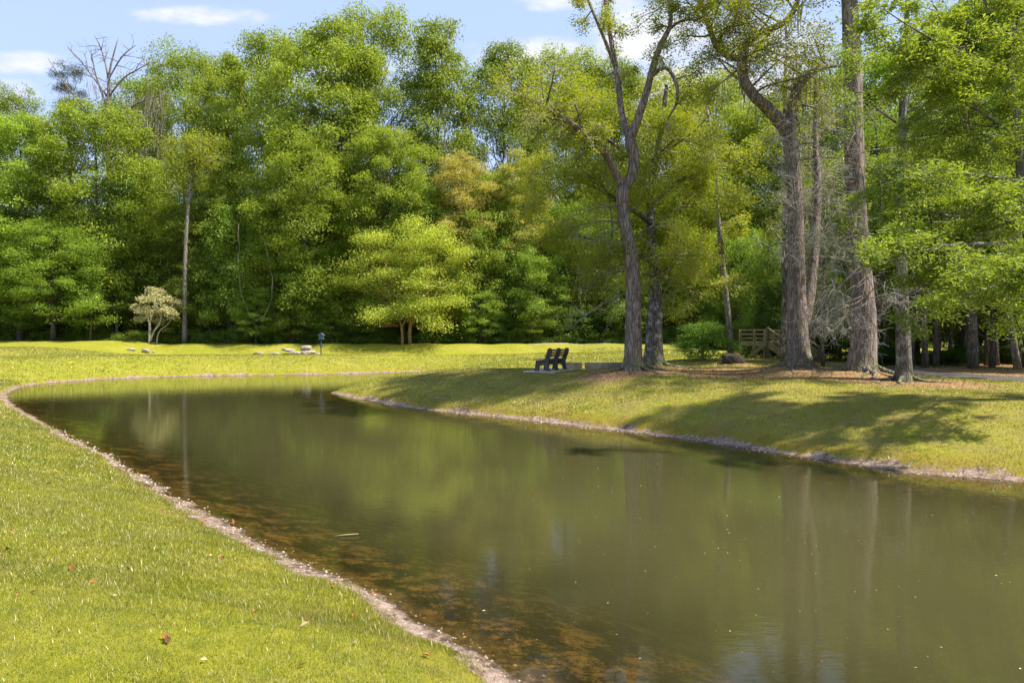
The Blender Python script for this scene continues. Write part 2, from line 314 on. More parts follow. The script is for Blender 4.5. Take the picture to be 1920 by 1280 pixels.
df = g.n('ShaderNodeBsdfDiffuse', i={0: c}); tr = g.n('ShaderNodeBsdfTranslucent', i={0: c}); s1 = g.n('ShaderNodeMixShader', i={0: .4, 1: df.outputs[0], 2: tr.outputs[0]})
gl = g.n('ShaderNodeBsdfGlossy', i={0: (1, 1, 1, 1), 1: .4}); s2 = g.n('ShaderNodeMixShader', i={0: .04, 1: s1.outputs[0], 2: gl.outputs[0]}); out(g, s2.outputs[0])
# dry leaves
m, g = mat('dry_leaf'); M['dry_leaf'] = m
rnd = g.n('ShaderNodeNewGeometry').outputs['Random Per Island']
c = g.mix(g.ramp(rnd, .1, .6), (.07, .035, .015), (.34, .13, .04)); c = g.mix(g.ramp(rnd, .7, .95), c, (.50, .40, .24))
p = g.n('ShaderNodeBsdfPrincipled', i={'Base Color': c, 'Roughness': .8, 'Specular IOR Level': .2}); out(g, p.outputs[0])
m, g = mat('pebble'); M['pebble'] = m
rnd = g.n('ShaderNodeNewGeometry').outputs['Random Per Island']
c = g.mix(rnd, (.10, .075, .06), (.46, .38, .32)); p = g.n('ShaderNodeBsdfPrincipled', i={'Base Color': c, 'Roughness': .85, 'Specular IOR Level': .2}); out(g, p.outputs[0])
m, g = mat('fleck'); M['fleck'] = m
rnd = g.n('ShaderNodeNewGeometry').outputs['Random Per Island']
c = g.mix(g.ramp(rnd, .75, .95), (.50, .47, .33), (.42, .18, .06)); p = g.n('ShaderNodeBsdfPrincipled', i={'Base Color': c, 'Roughness': .7, 'Specular IOR Level': .2}); out(g, p.outputs[0])
# murky pond water: mirror by Fresnel, the body of the water clouds over with depth
m, g = mat('water'); M['water'] = m
tc = g.n('ShaderNodeTexCoord').outputs['Object']
dep = g.n('ShaderNodeAttribute', attribute_name='depth').outputs['Fac']
opac = g.m('SUBTRACT', 1., g.m('EXPONENT', g.m('MULTIPLY', dep, -3.6)), clamp=True)
ca = g.ramp(g.noise(tc, .12, 3, .5), .38, .62)
rp = g.m('ADD', g.m('MULTIPLY', g.noise(g.scale(tc, (1.6, 5.2, 1)), 2.2, 3, .5), .5), g.m('MULTIPLY', g.noise(g.scale(tc, (1., 2.6, 1)), 11., 3, .5), g.m('ADD', .06, g.m('MULTIPLY', ca, .10))))
bp = g.n('ShaderNodeBump', i={'Height': rp, 'Strength': .085, 'Distance': .03})
fr = g.n('ShaderNodeFresnel', i={'IOR': 1.36, 'Normal': bp.outputs[0]})
gl = g.n('ShaderNodeBsdfGlossy', i={0: (.92, .95, .9, 1), 1: .006, 'Normal': bp.outputs[0]})
murk = g.mix(g.noise(tc, .35, 3), (.046, .043, .017), (.060, .056, .022))
df = g.n('ShaderNodeBsdfDiffuse', i={0: murk}); tp = g.n('ShaderNodeBsdfTransparent', i={0: (.80, .72, .50, 1)})
body = g.n('ShaderNodeMixShader', i={0: opac, 1: tp.outputs[0], 2: df.outputs[0]})
s = g.n('ShaderNodeMixShader', i={0: fr.outputs[0], 1: body.outputs[0], 2: gl.outputs[0]}); out(g, s.outputs[0])
M['asphalt'] = simple('asphalt', (.08, .072, .072), .9, .3, 30, .3)
M['pathcrete'] = simple('pale_path', (.42, .38, .33), .9, .2, 10, .2)
# ------------------------------------------------------------------ ground and water
def axis(segs):
    a = [segs[0][0]]
    for (s0, s1, st0, st1) in segs:
        x = s0
        while x < s1-1e-6:
            st = st0+(st1-st0)*(x-s0)/(s1-s0); x += st; a.append(min(x, s1))
    return np.unique(np.round(a, 4))
xs = axis([(-600, -90, 90, 8), (-90, -30, 6, .6), (-30, -12, .5, .2), (-12, -5, .16, .07), (-5, 9, .07, .09), (9, 16, .12, .2), (16, 40, .3, 2), (40, 600, 4, 90)])
ys = axis([(-200, -12, 40, 2), (-12, 2, .8, .12), (2, 12, .055, .075), (12, 32, .08, .16), (32, 64, .18, .3), (64, 110, .5, 4), (110, 900, 8, 90)])
GX, GY = np.meshgrid(xs, ys); SD = shore(GX, GY); GZ = height(GX, GY, SD)
nx, ny = len(xs), len(ys); idx = np.arange(nx*ny).reshape(ny, nx)
F = np.stack([idx[:-1, :-1], idx[:-1, 1:], idx[1:, 1:], idx[1:, :-1]], -1).reshape(-1, 4)
me = mesh_np('ground', np.stack([GX, GY, GZ], -1).reshape(-1, 3), F, True, [M['ground']])
def attr(me, nm, a):
    at = me.attributes.new(nm, 'FLOAT', 'POINT'); at.data.foreach_set('value', np.asarray(a, np.float32).ravel())
def dryness(x, y): return np.clip(.15+.85*sstep(-8, -3, x)*sstep(9, 12, y)*sstep(36, 28, y)+.35*np.exp(-((y-49)/3)**2)*(x < -5)+.35*sstep(0, 5, x)*sstep(38, 50, y), 0, 1)
attr(me, 'shore', SD); attr(me, 'litter', litter(GX, GY)); attr(me, 'dry', dryness(GX, GY))
tag(link('ground', me), kind='structure')
wx = axis([(-28, -12, .5, .25), (-12, 9, .15, .15), (9, 30, .3, 1)]); wy = axis([(-9, 3, 1, .2), (3, 14, .12, .15), (14, 52, .25, .5)])
WX, WY = np.meshgrid(wx, wy); WS = shore(WX, WY); WZ = height(WX, WY, WS); nx, ny = len(wx), len(wy); idx = np.arange(nx*ny).reshape(ny, nx)
F = np.stack([idx[:-1, :-1], idx[:-1, 1:], idx[1:, 1:], idx[1:, :-1]], -1).reshape(-1, 4)
keep = (WS.ravel()[F] < 1.0).any(1); F = F[keep]
used, inv = np.unique(F, return_inverse=True)
V = np.stack([WX, WY, WX*0], -1).reshape(-1, 3)[used]
me = mesh_np('water', V, inv.reshape(-1, 4), True, [M['water']]); attr(me, 'depth', np.clip(-WZ.ravel()[used], 0, 5))
tag(link('water', me), kind='structure')
def draped(name, L, half, m, lift=.02, n=120):
    L = smooth_line(L, n); T = np.gradient(L, axis=0); T /= np.linalg.norm(T, axis=1)[:, None]; N = np.stack([-T[:, 1], T[:, 0]], 1)
    cols = np.linspace(-half, half, 9); P = L[:, None, :]+N[:, None, :]*(cols[None, :, None]+.06*vnoise(L[:, 0], L[:, 1], 2)[:, None, None]*(np.abs(cols) == half)[None, :, None])
    Z = height(P[..., 0], P[..., 1])+lift*np.where(np.abs(cols) == half, -1.5, 1)[None, :]
    V = np.concatenate([P, Z[..., None]], -1).reshape(-1, 3); idx = np.arange(len(V)).reshape(n, 9)
    F = np.stack([idx[:-1, :-1], idx[:-1, 1:], idx[1:, 1:], idx[1:, :-1]], -1).reshape(-1, 4)
    return tag(link(name, mesh_np(name, V, F, True, [m])), kind='structure')
def smooth_line(L, n):
    L = np.asarray(L, float)
    for _ in range(3):
        Q = np.stack([L[:-1]*.75+L[1:]*.25, L[:-1]*.25+L[1:]*.75], 1).reshape(-1, L.shape[1]); L = np.vstack([L[:1], Q, L[-1:]])
    d = np.r_[0, np.cumsum(np.linalg.norm(np.diff(L, axis=0), axis=1))]; t = np.linspace(0, d[-1], n)
    return np.stack([np.interp(t, d, L[:, k]) for k in range(L.shape[1])], 1)
draped('path', PATHC, 1.15, M['asphalt'], .025, 160)
draped('far_path', PATHC2, .8, M['pathcrete'], .03, 120)
# ------------------------------------------------------------------ grass, litter, pebbles
NR = np.random.default_rng(7)
def blades(n, xr, yr, h, wd, dens=None, cond=None):
    x = NR.uniform(*xr, n); y = NR.uniform(*yr, n)
    k = (np.abs(x) < .92*y+2.2); x, y = x[k], y[k]
    s = shore(x, y); ok = (s > .27+.09*NR.normal(size=len(x))+.12*vnoise(x, y, 3.7, 6)) & (NR.random(len(x)) > litter(x, y)*.93) & (dline(x, y, PATHC) > 1.12)
    if cond is not None: ok &= cond(x, y)
    x, y, s = x[ok], y[ok], s[ok]; z = height(x, y, s); n = len(x)
    a = NR.uniform(0, 2*np.pi, n); hh = h*NR.uniform(.5, 1.25, n)*(1+.35*vnoise(x, y, 2.2)); ww = wd*NR.uniform(.7, 1.3, n)
    ln = NR.uniform(.15, .95, n)*hh; b = NR.uniform(0, 2*np.pi, n)
    P = np.stack([x, y, z-.004], 1); dx = np.stack([np.cos(a), np.sin(a), a*0], 1)*ww[:, None]/2
    tip = P+np.stack([np.cos(b)*ln, np.sin(b)*ln, hh], 1)
    return np.stack([P-dx, P+dx, tip], 1).reshape(-1, 3)
Vs = [blades(430000, (-5, 3), (1.2, 5), .026, .0034), blades(430000, (-8, 1), (4.5, 9), .033, .0055), blades(300000, (-16, -2), (8.5, 17), .042, .012), blades(260000, (-30, -8), (16, 34), .045, .022),
      blades(170000, (-9, 18), (9, 19), .036, .014, cond=lambda x, y: y > 9.5), blades(200000, (-9, 18), (18.5, 31), .042, .024), blades(140000, (-40, 14), (30, 54), .06, .05)]
Vs += [blades(60000, (-9, 9), (4, 20), .075, .007, cond=lambda x, y: (shore(x, y) < .55) & (vnoise(x, y, 2.9, 9)+.5*vnoise(x, y, 7.1, 3) > .25)), blades(16000, (-7, 1), (1.6, 10), .062, .006, cond=lambda x, y: vnoise(x, y, 1.9, 12)+.6*vnoise(x, y, 5.3, 3) > .75)]
V = np.concatenate(Vs); F = np.arange(len(V)).reshape(-1, 3)
me = mesh_np('grass', V, F, False, [M['grass']]); sg = np.repeat(shore(V[::3, 0], V[::3, 1]), 3)
attr(me, 'dry', np.clip(dryness(V[:, 0], V[:, 1])*.95-.1, 0, 1)); attr(me, 'moss', np.clip(1.15-sg/1.1, 0, 1)*np.clip(dryness(V[:, 0], V[:, 1])+.1, 0, 1)*(.5+.5*vnoise(V[:, 0], V[:, 1], 2.7, 3)))
tag(link('grass', me), kind='stuff', label='short yellow-green lawn grass covering the banks', cat='grass')
def leaf_geo(C, N, Ln, asp, fold=.12, T=None):
    n = len(C); N = N/np.linalg.norm(N, axis=1)[:, None]
    if T is None: T = NR.normal(size=(n, 3))
    T = T-(T*N).sum(1)[:, None]*N; T /= np.linalg.norm(T, axis=1)[:, None]+1e-9; B = np.cross(N, T)
    L = np.asarray(Ln).reshape(-1, 1)*np.ones((n, 1)); W = L*asp
    return np.stack([C-T*L*.5, C+B*W*.5+N*L*fold, C+T*L*.5, C-B*W*.5+N*L*fold], 1).reshape(-1, 3)
def quads(V): return np.arange(len(V)).reshape(-1, 4)
def scatter(n, xr, yr, f):
    x = NR.uniform(*xr, n); y = NR.uniform(*yr, n); s = shore(x, y); ok = f(x, y, s); return x[ok], y[ok], s[ok]
X_, Y_, S_ = [], [], []
for args in ((60, (-5, 1), (2, 8), lambda x, y, s: s > .5), (90, (-10, 3), (3, 12), lambda x, y, s: s > .5), (5200, (-10, 9), (3, 22), lambda x, y, s: (s > -.05) & (s < .36) & (NR.random(len(x)) < .35+.5*vnoise(x, y, 1.9, 8))), (5200, (2.5, 12.5), (16.5, 24), lambda x, y, s: litter(x, y) > .4),
             (9000, (12.5, 30), (11, 34), lambda x, y, s: (litter(x, y) > .4) & (dline(x, y, PATHC) > 1.1)), (300, (-2, 12), (14, 24), lambda x, y, s: s > .5)):
    a, b, c_ = scatter(*args); X_.append(a); Y_.append(b); S_.append(c_)
x = np.concatenate(X_); y = np.concatenate(Y_); z = height(x, y)+.022; n = len(x)
V = leaf_geo(np.stack([x, y, z], 1), np.stack([NR.normal(0, .45, n), NR.normal(0, .45, n), np.ones(n)], 1), NR.uniform(.03, .075, n), .5, .15)
tag(link('fallen_leaves', mesh_np('fallen_leaves', V, quads(V), False, [M['dry_leaf']])), kind='stuff', label='brown and orange dry leaves scattered on lawn, sand and wood floor', cat='leaves')
x, y, s = scatter(60000, (-12, 9), (3.5, 24), lambda x, y, s: (s > -.12) & (s < .36)); n = len(x)
k = NR.random(n) < np.clip(7/y, .25, 1); x, y, s = x[k], y[k], s[k]; n = len(x); r = NR.uniform(.006, .018, n)*np.clip(y/7, 1, 2); P = np.stack([x, y, height(x, y, s)], 1)
oc = np.array([(1, 0, 0), (0, 1, 0), (-1, 0, 0), (0, -1, 0), (0, 0, .7)]); oc = oc[None]*(r[:, None, None]*NR.uniform(.6, 1.3, (n, 5, 1))); V = (P[:, None]+oc).reshape(-1, 3)
F = (np.arange(n)[:, None, None]*5+np.array([(0, 1, 4), (1, 2, 4), (2, 3, 4), (3, 0, 4)])[None]).reshape(-1, 3)
tag(link('pebbles', mesh_np('pebbles', V, F, False, [M['pebble']])), kind='stuff', label='tan grit and small pebbles along the waterline', cat='pebbles')
x, y, s = scatter(5200, (-16, 14), (4.5, 30), lambda x, y, s: s < -.2); k = NR.random(len(x)) < np.where(x > .5, .8, .12)+np.where(s > -.7, .3, 0); x, y = x[k], y[k]; n = len(x)
V = leaf_geo(np.stack([x, y, x*0+.004], 1), np.stack([NR.normal(0, .04, n), NR.normal(0, .04, n), np.ones(n)], 1), NR.uniform(.008, .022, n)*NR.choice([1, 1, 1, 1, 1, 1.8], n), .45, .03)
tag(link('floating_leaves', mesh_np('floating_leaves', V, quads(V), False, [M['fleck']])), kind='stuff', label='tiny pale leaves floating on the pond', cat='leaves')
# ------------------------------------------------------------------ foliage
RG = random.Random(11)
def unit(a): return a/(np.linalg.norm(a, axis=1)[:, None]+1e-9)
def tufts(C, RX, RZ, nt, nl, tr, Ln, asp, up=.8, seed=1, flat=.55):
    """clumps C (k,3) with radii; nt tufts each, nl leaves per tuft"""
    rg = np.random.default_rng(seed); k = len(C); C = np.asarray(C); RX = np.asarray(RX); RZ = np.asarray(RZ)
    d = unit(rg.normal(size=(k*nt, 3))); d[:, 2] = np.where((d[:, 2] < -.1) & (rg.random(k*nt) < .65), -d[:, 2], d[:, 2])
    r = rg.random(k*nt)**.3; sc = np.stack([np.repeat(RX, nt), np.repeat(RX, nt), np.repeat(RZ, nt)], 1)
    tcn = np.repeat(C, nt, 0)+d*sc*r[:, None]
    N = k*nt*nl; off = rg.normal(size=(N, 3))*tr*np.array([1, 1, flat]); P = np.repeat(tcn, nl, 0)+off
    nn = np.repeat(d, nl, 0)*.55+rg.normal(size=(N, 3))*.6+np.array([0, 0, up])
    T = rg.normal(size=(N, 3))+np.array([0, 0, -.35])+off/(tr+1e-6)*.5
    return leaf_geo(P, nn, Ln*rg.uniform(.6, 1.3, N), asp, .12, T)
def bow(p, q, n=5, sag=.0, wob=.06):
    p, q = Vector(p), Vector(q); L = (q-p).length; res = []
    for k in range(n+1):
        t = k/n; a = p.lerp(q, t); a.z += sag*L*math.sin(math.pi*t)
        if 0 < k < n: a += Vector((RG.uniform(-1, 1), RG.uniform(-1, 1), RG.uniform(-1, 1)))*wob*L/2
        res.append(a)
    return res
PROTO = {}
def proto(key, H, base, Rw, prof, nc, cr, nt, nl, Ln, asp=.5, bk='wood_bark', lf='leaf', flat=.6, seed=1, tr=.28, tw=.28, droop=-.05, up=.8, lean=.04):
    rg = random.Random(seed); mb = MB(); H = float(H)
    tp = [Vector((rg.uniform(-1, 1)*lean*H*k/8, rg.uniform(-1, 1)*lean*H*k/8, H*.93*k/8-.3*(k == 0))) for k in range(9)]
    for k in range(1, 9): tp[k].x = tp[k-1].x*.7+tp[k].x*.3; tp[k].y = tp[k-1].y*.7+tp[k].y*.3
    mb.tube(tp, [tw*(1.5 if k == 0 else 1.1 if k == 1 else 1)*(1-.85*k/8) for k in range(9)], 8, wob=.07, rng=rg)
    C = []; RX = []; RZ = []
    for k in range(nc):
        h = base+(1-base)*((k+.5)/nc)**.85*.96+rg.uniform(-.03, .03); h = min(h, .965); t = (h-base)/(1-base); rr = prof(t)*Rw
        an = k*2.39996+rg.uniform(-.5, .5); rad = rr*(rg.uniform(.25, 1)**.6)*rg.uniform(.8, 1.1); c = cr*rg.uniform(.6, 1.35)
        rad = max(0, rad-c*.4); ax = tp[min(8, int(h*8/.93))]
        p = Vector((ax.x+math.cos(an)*rad, ax.y+math.sin(an)*rad, h*H)); C.append(p); RX.append(c*rg.uniform(.85, 1.2)); RZ.append(c*flat*rg.uniform(.75, 1.25))
        hb = max(base*.7, h-.16-.1*rg.random()*rad/max(Rw, .1))*H; kk = hb/(H*.93)*8; a = tp[min(8, int(kk))].lerp(tp[min(8, int(kk)+1)], kk % 1)
        r0 = tw*.30*(1-.6*h); q = bow(a, p, 4, droop); mb.tube(q, [r0*(1-.8*j/4) for j in range(5)], 4, False)
        for _ in range(3):
            e = p+Vector((rg.uniform(-1, 1), rg.uniform(-1, 1), rg.uniform(-.3, .6)))*c*.8; mb.tube(bow(q[3], e, 2), [r0*.25, r0*.18, r0*.08], 3, False)
    V = tufts([tuple(c) for c in C], RX, RZ, nt, nl, tr, Ln, asp, up, seed*7+1)
    PROTO[key] = (mb.mesh(key+'_trunk', M[bk], True), mesh_np(key+'_crown', V, quads(V), False, [M[lf]]), H, Rw)
dome = lambda t: math.sin(math.pi*min(1, .22+.78*t)**.9)**.6*(1 if t < .75 else 1-.35*(t-.75)/.25) if t < .98 else .35
egg = lambda t: (.72+.28*math.sin(math.pi*(.1+.7*t)))*(1 if t < .62 else math.sqrt(max(.09, 1-((t-.62)/.40)**2)))
for sN in range(4): proto('oak%d' % sN, 24, .20, 7.2, egg, (95, 110, 84, 100)[sN], (1.75, 1.55, 2.0, 1.7)[sN], (60, 54, 74, 60)[sN], 11, (.25, .29, .22, .27)[sN], (.5, .42, .55, .38)[sN], seed=20+sN, up=(1.0, .7, 1.1, .8)[sN], tr=(.30, .34, .26, .36)[sN], flat=(.72, .85, .7, .95)[sN])
for sN in range(2): proto('tall%d' % sN, 24, .38, 4.0, egg, 62, 1.45, 50, 11, .24, .5, seed=40+sN, tw=.22)
for sN in range(3): proto('under%d' % sN, 9, .16, 4.2, lambda t: .65+.35*math.sin(math.pi*(.2+.7*t)), 64, 1.05, 38, 10, .18, .5, seed=50+sN, flat=.46, tr=.28, tw=.12, up=1.1, lean=.07)
proto('slender', 20, .55, 3.2, lambda t: .9-.3*t, 40, .8, 22, 9, .18, .5, seed=61, tw=.2, bk='grey_bark', lf='leaf_olive')
proto('pole', 13, .60, 2.2, lambda t: .8, 20, .8, 16, 9, .2, .5, seed=62, tw=.13, lean=.06)
proto('bush0', 2.6, .02, 1.8, lambda t: math.sqrt(max(.05, 1-t*t*.8)), 34, .5, 22, 9, .13, .5, seed=70, tr=.14, tw=.06)
proto('bush1', 2.2, .02, 1.9, lambda t: math.sqrt(max(.05, 1-t*t*.8)), 34, .5, 22, 9, .13, .45, seed=71, tr=.14, tw=.06, lf='leaf_dark')
proto('pine', 26, .62, 3.6, lambda t: .95-.55*t, 34, .75, 22, 16, .30, .10, bk='pine_bark', lf='leaf_dark', seed=80, tw=.3, tr=.22)
proto('pale', 24, .3, 5.2, egg, 70, 1.45, 50, 11, .23, .5, seed=90, tw=.24, lf='leaf_fresh')
def gplace(x, Y): X = (x-960)/1280*Y; return X, Y, gz(X, Y)
def tree(name, key, x, Y, top, hw, col, label, group=None, cat='tree', rz=None):
    X, Y, z = gplace(x, Y); H = CAMZ-(top-640)/1280*Y-z; tm, cm, pH, pR = PROTO[key]
    o = empty(name, (X, Y, z), RG.uniform(0, 6.28) if rz is None else rz); sx = hw/1280*Y/pR; o.scale = (sx, sx, H/pH)
    t = link('trunk', tm, o); c = link('crown', cm, o); c.color = (*col, 1)
    if cat == 'shrub': t.name = 'stem'; c.name = 'foliage'
    return tag(o, label, cat, group)
YG, BG, MG, DG, PG, CR = (1.1, 1.1, .85), (1.05, 1.18, 1.0), (.9, .92, .8), (.6, .6, .5), (1.3, 1.2, 1.6), (1.7, 1.25, 2.2)
WT = 'tall trees along the front of the far wood'
MAINW = 1.18
for a in (('broadleaf_tree', 'oak0', 38, 62, 222, 105, (1.2, 1.3, 1.1), 'bright green broad-crowned tree at the far left end of the wood', WT),
          ('broadleaf_tree', 'oak1', 185, 64, 205, 105, YG, 'yellow-green domed tree just left of the pale flowering little tree, below the dead snag', WT),
          ('broadleaf_tree', 'oak2', 25, 78, 176, 70, MG, 'thin-topped tree rising behind the bright tree at the far left', WT),
          ('pine_tree', 'pine', 128, 76, 112, 52, DG, 'dark pine standing against the sky left of the dead snag', None),
          ('broadleaf_tree', 'oak3', 345, 76, 100, 88, YG, 'yellow-green round-topped tree just right of the dead snag', WT),
          ('broadleaf_tree', 'oak0', 500, 74, 68, 95, YG, 'tall oak forming the first high shoulder of the skyline, left of the tallest crown', WT),
          ('oak_tree', 'oak1', 610, 68, 60, 120, YG, 'large leaning-crowned oak whose dark trunk shows above the blue birdhouse', WT),
          ('oak_tree', 'oak2', 700, 72, 30, 105, YG, 'tallest oak of the far wood, its crown nearest the top of the picture', WT),
          ('broadleaf_tree', 'tall0', 818, 70, 48, 62, (1.0, 1., .8), 'narrow tall tree with sky showing through its airy crown, left of the skyline gap', WT),
          ('oak_tree', 'oak3', 570, 63, 262, 105, YG, 'sunlit mid-height tree below the high shoulder of the skyline', WT),
          ('oak_tree', 'oak0', 725, 64, 250, 95, YG, 'bright mid-height tree directly behind the lime green layered tree', WT),
          ('broadleaf_tree', 'pale', 868, 64, 290, 62, CR, 'cream and pink tinged tree in new leaf, right of the lime layered tree', WT),
          ('broadleaf_tree', 'oak1', 945, 76, 100, 88, MG, 'dark green dome-topped tree just right of the skyline gap', WT),
          ('broadleaf_tree', 'oak2', 1060, 80, 104, 90, YG, 'yellow-green broad tree on the skyline left of the forked oak', WT),
          ('broadleaf_tree', 'pale', 985, 65, 285, 55, (1.5, 1.25, 1.4), 'pale cream-leaved tree in the wood above the park bench', WT),
          ('broadleaf_tree', 'tall1', 925, 68, 330, 62, BG, 'fresh green slim tree in the wood between two cream-leaved trees', WT),
          ('broadleaf_tree', 'oak0', 1150, 82, 118, 90, MG, 'mid green tree behind the fork of the forked oak', WT),
          ('broadleaf_tree', 'pale', 1245, 78, 135, 90, PG, 'pale green feathery tree between the forked oak and the crooked oak', WT),
          ('broadleaf_tree', 'oak3', 1345, 72, 150, 95, PG, 'light green tree seen left of the crooked oak trunk', WT),
          ('broadleaf_tree', 'oak1', 1450, 66, 190, 110, YG, 'yellowish tree behind the crooked oak', WT),
          ('broadleaf_tree', 'oak2', 1560, 62, 150, 110, YG, 'yellow-green tree glimpsed between crooked oak and big pine trunk', WT),
          ('broadleaf_tree', 'oak0', 1690, 58, 90, 120, BG, 'green tree behind the big pine trunk', WT),
          ('broadleaf_tree', 'pale', 1800, 54, 50, 120, PG, 'pale tree far behind the leafy maple at the right', WT),
          ('broadleaf_tree', 'oak3', 1920, 50, 20, 120, MG, 'tree at the far right edge behind the leafy maple', WT),
          ('broadleaf_tree', 'tall0', 265, 80, 150, 60, (.9, 1., .8), 'tree behind the moss-hung dead snag', WT),
          ('broadleaf_tree', 'tall1', 425, 82, 105, 60, YG, 'narrow tree on the skyline left of the high shoulder', WT),
          ('broadleaf_tree', 'oak2', 400, 66, 330, 90, MG, 'mid-height green tree around the slender grey trunk', WT),
          ('broadleaf_tree', 'oak3', 100, 60, 420, 85, BG, 'low spreading light green tree at the front of the wood, second from the left', WT),
          ('broadleaf_tree', 'oak1', 1330, 64, 330, 80, YG, 'small yellow-green tree over the fine-leaved shrub', WT)):
    tree(*a[:5], a[5]*MAINW, *a[6:8], group=a[8])
UG = 'low layered trees at the foot of the far wood'
for i, (x, Y, top, hw, c) in enumerate(((-30, 61, 470, 80, BG), (60, 63, 480, 70, BG), (170, 61.5, 455, 75, BG), (250, 65, 470, 60, MG), (310, 66, 450, 60, MG), (400, 64, 470, 60, MG), (445, 63, 385, 75, BG), (510, 64, 430, 70, BG), (580, 62.5, 470, 70, BG),
        (640, 64, 450, 70, BG), (700, 66, 400, 80, MG), (830, 66, 420, 70, MG), (890, 63.5, 400, 75, YG), (950, 65, 440, 70, BG), (1010, 63, 470, 65, BG), (1070, 66, 400, 70, YG), (1130, 65, 440, 70, MG), (1250, 66, 430, 70, MG), (1310, 63, 470, 60, BG),
        (1380, 60, 440, 70, BG), (1440, 56, 430, 70, BG), (1520, 52, 420, 80, BG), (1600, 48, 400, 90, MG), (1180, 63, 480, 60, BG), (350, 63, 520, 50, MG), (480, 61.5, 540, 50, BG), (550, 62, 545, 50, MG), (900, 62.5, 540, 50, BG), (1000, 62.5, 560, 45, MG), (130, 66, 520, 60, DG), (700, 63, 540, 55, BG), (620, 62.5, 560, 45, MG))):
    tree('understorey_tree', 'under%d' % (i % 3), x, Y, top, hw, c, 'low leafy tree with layered branches at the edge of the far wood beneath taller crowns', UG)
PGp = 'thin trunks standing in the shade of the far wood'
rp_ = random.Random(5)
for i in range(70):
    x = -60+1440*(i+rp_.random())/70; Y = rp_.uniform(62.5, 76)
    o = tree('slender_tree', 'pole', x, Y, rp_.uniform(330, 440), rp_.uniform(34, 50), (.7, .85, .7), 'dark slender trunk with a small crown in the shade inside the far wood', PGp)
    s_ = rp_.uniform(.8, 1.5); o.children[0].scale = (s_, s_, 1)
SG = 'undergrowth bushes at the foot of the far wood'
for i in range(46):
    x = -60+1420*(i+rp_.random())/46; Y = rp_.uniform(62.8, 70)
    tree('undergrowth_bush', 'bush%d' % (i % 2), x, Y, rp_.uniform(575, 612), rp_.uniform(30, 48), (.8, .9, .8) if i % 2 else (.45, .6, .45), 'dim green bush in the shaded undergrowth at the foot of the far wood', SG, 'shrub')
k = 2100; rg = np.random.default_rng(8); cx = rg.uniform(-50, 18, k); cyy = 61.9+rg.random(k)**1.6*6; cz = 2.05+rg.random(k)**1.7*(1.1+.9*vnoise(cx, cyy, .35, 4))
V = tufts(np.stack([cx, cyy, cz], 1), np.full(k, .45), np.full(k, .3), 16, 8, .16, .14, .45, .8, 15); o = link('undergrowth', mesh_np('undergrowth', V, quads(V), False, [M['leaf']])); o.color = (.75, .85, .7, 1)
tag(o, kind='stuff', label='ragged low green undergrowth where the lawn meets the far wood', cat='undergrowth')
# the strip of trees on the right, over the path, with the sunny field behind it
RGp = 'shaded trees along the far side of the right-hand path'
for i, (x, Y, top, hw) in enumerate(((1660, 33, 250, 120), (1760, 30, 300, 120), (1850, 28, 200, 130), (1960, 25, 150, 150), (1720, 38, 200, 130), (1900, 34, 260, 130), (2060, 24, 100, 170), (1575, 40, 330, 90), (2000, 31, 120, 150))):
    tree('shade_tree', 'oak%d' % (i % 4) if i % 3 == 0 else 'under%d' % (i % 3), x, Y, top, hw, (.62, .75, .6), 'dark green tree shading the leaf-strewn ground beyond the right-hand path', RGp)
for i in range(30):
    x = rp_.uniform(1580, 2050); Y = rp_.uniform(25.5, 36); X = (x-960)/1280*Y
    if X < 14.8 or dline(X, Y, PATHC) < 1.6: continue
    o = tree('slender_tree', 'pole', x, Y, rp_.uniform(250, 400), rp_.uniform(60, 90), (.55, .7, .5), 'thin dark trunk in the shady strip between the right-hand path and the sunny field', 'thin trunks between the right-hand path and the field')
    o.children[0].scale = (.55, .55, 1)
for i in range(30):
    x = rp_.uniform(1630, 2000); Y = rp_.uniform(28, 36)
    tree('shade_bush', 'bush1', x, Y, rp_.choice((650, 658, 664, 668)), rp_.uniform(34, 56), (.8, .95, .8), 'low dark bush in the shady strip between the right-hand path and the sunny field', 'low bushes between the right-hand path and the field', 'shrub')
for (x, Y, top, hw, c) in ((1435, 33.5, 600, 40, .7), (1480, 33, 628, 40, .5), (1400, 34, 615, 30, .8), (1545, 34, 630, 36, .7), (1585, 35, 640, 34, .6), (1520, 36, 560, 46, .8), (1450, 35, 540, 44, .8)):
    tree('shade_bush', 'bush%d' % (c > .65), x, Y, top, hw, (c, c*1.1, c), 'leafy dark bush added behind the wooden footbridge to darken the gap beneath', 'bushes added behind the wooden footbridge', 'shrub')  # bushes added so the gap under and behind the bridge reads dark
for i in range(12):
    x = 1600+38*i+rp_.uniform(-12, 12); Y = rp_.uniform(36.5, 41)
    tree('understorey_tree', 'under%d' % (i % 3), x, Y, rp_.uniform(470, 540), rp_.uniform(60, 80), (.6, .75, .55), 'low leafy tree between the shaded strip beyond the path and the sunny field', 'low trees along the near edge of the sunny field')
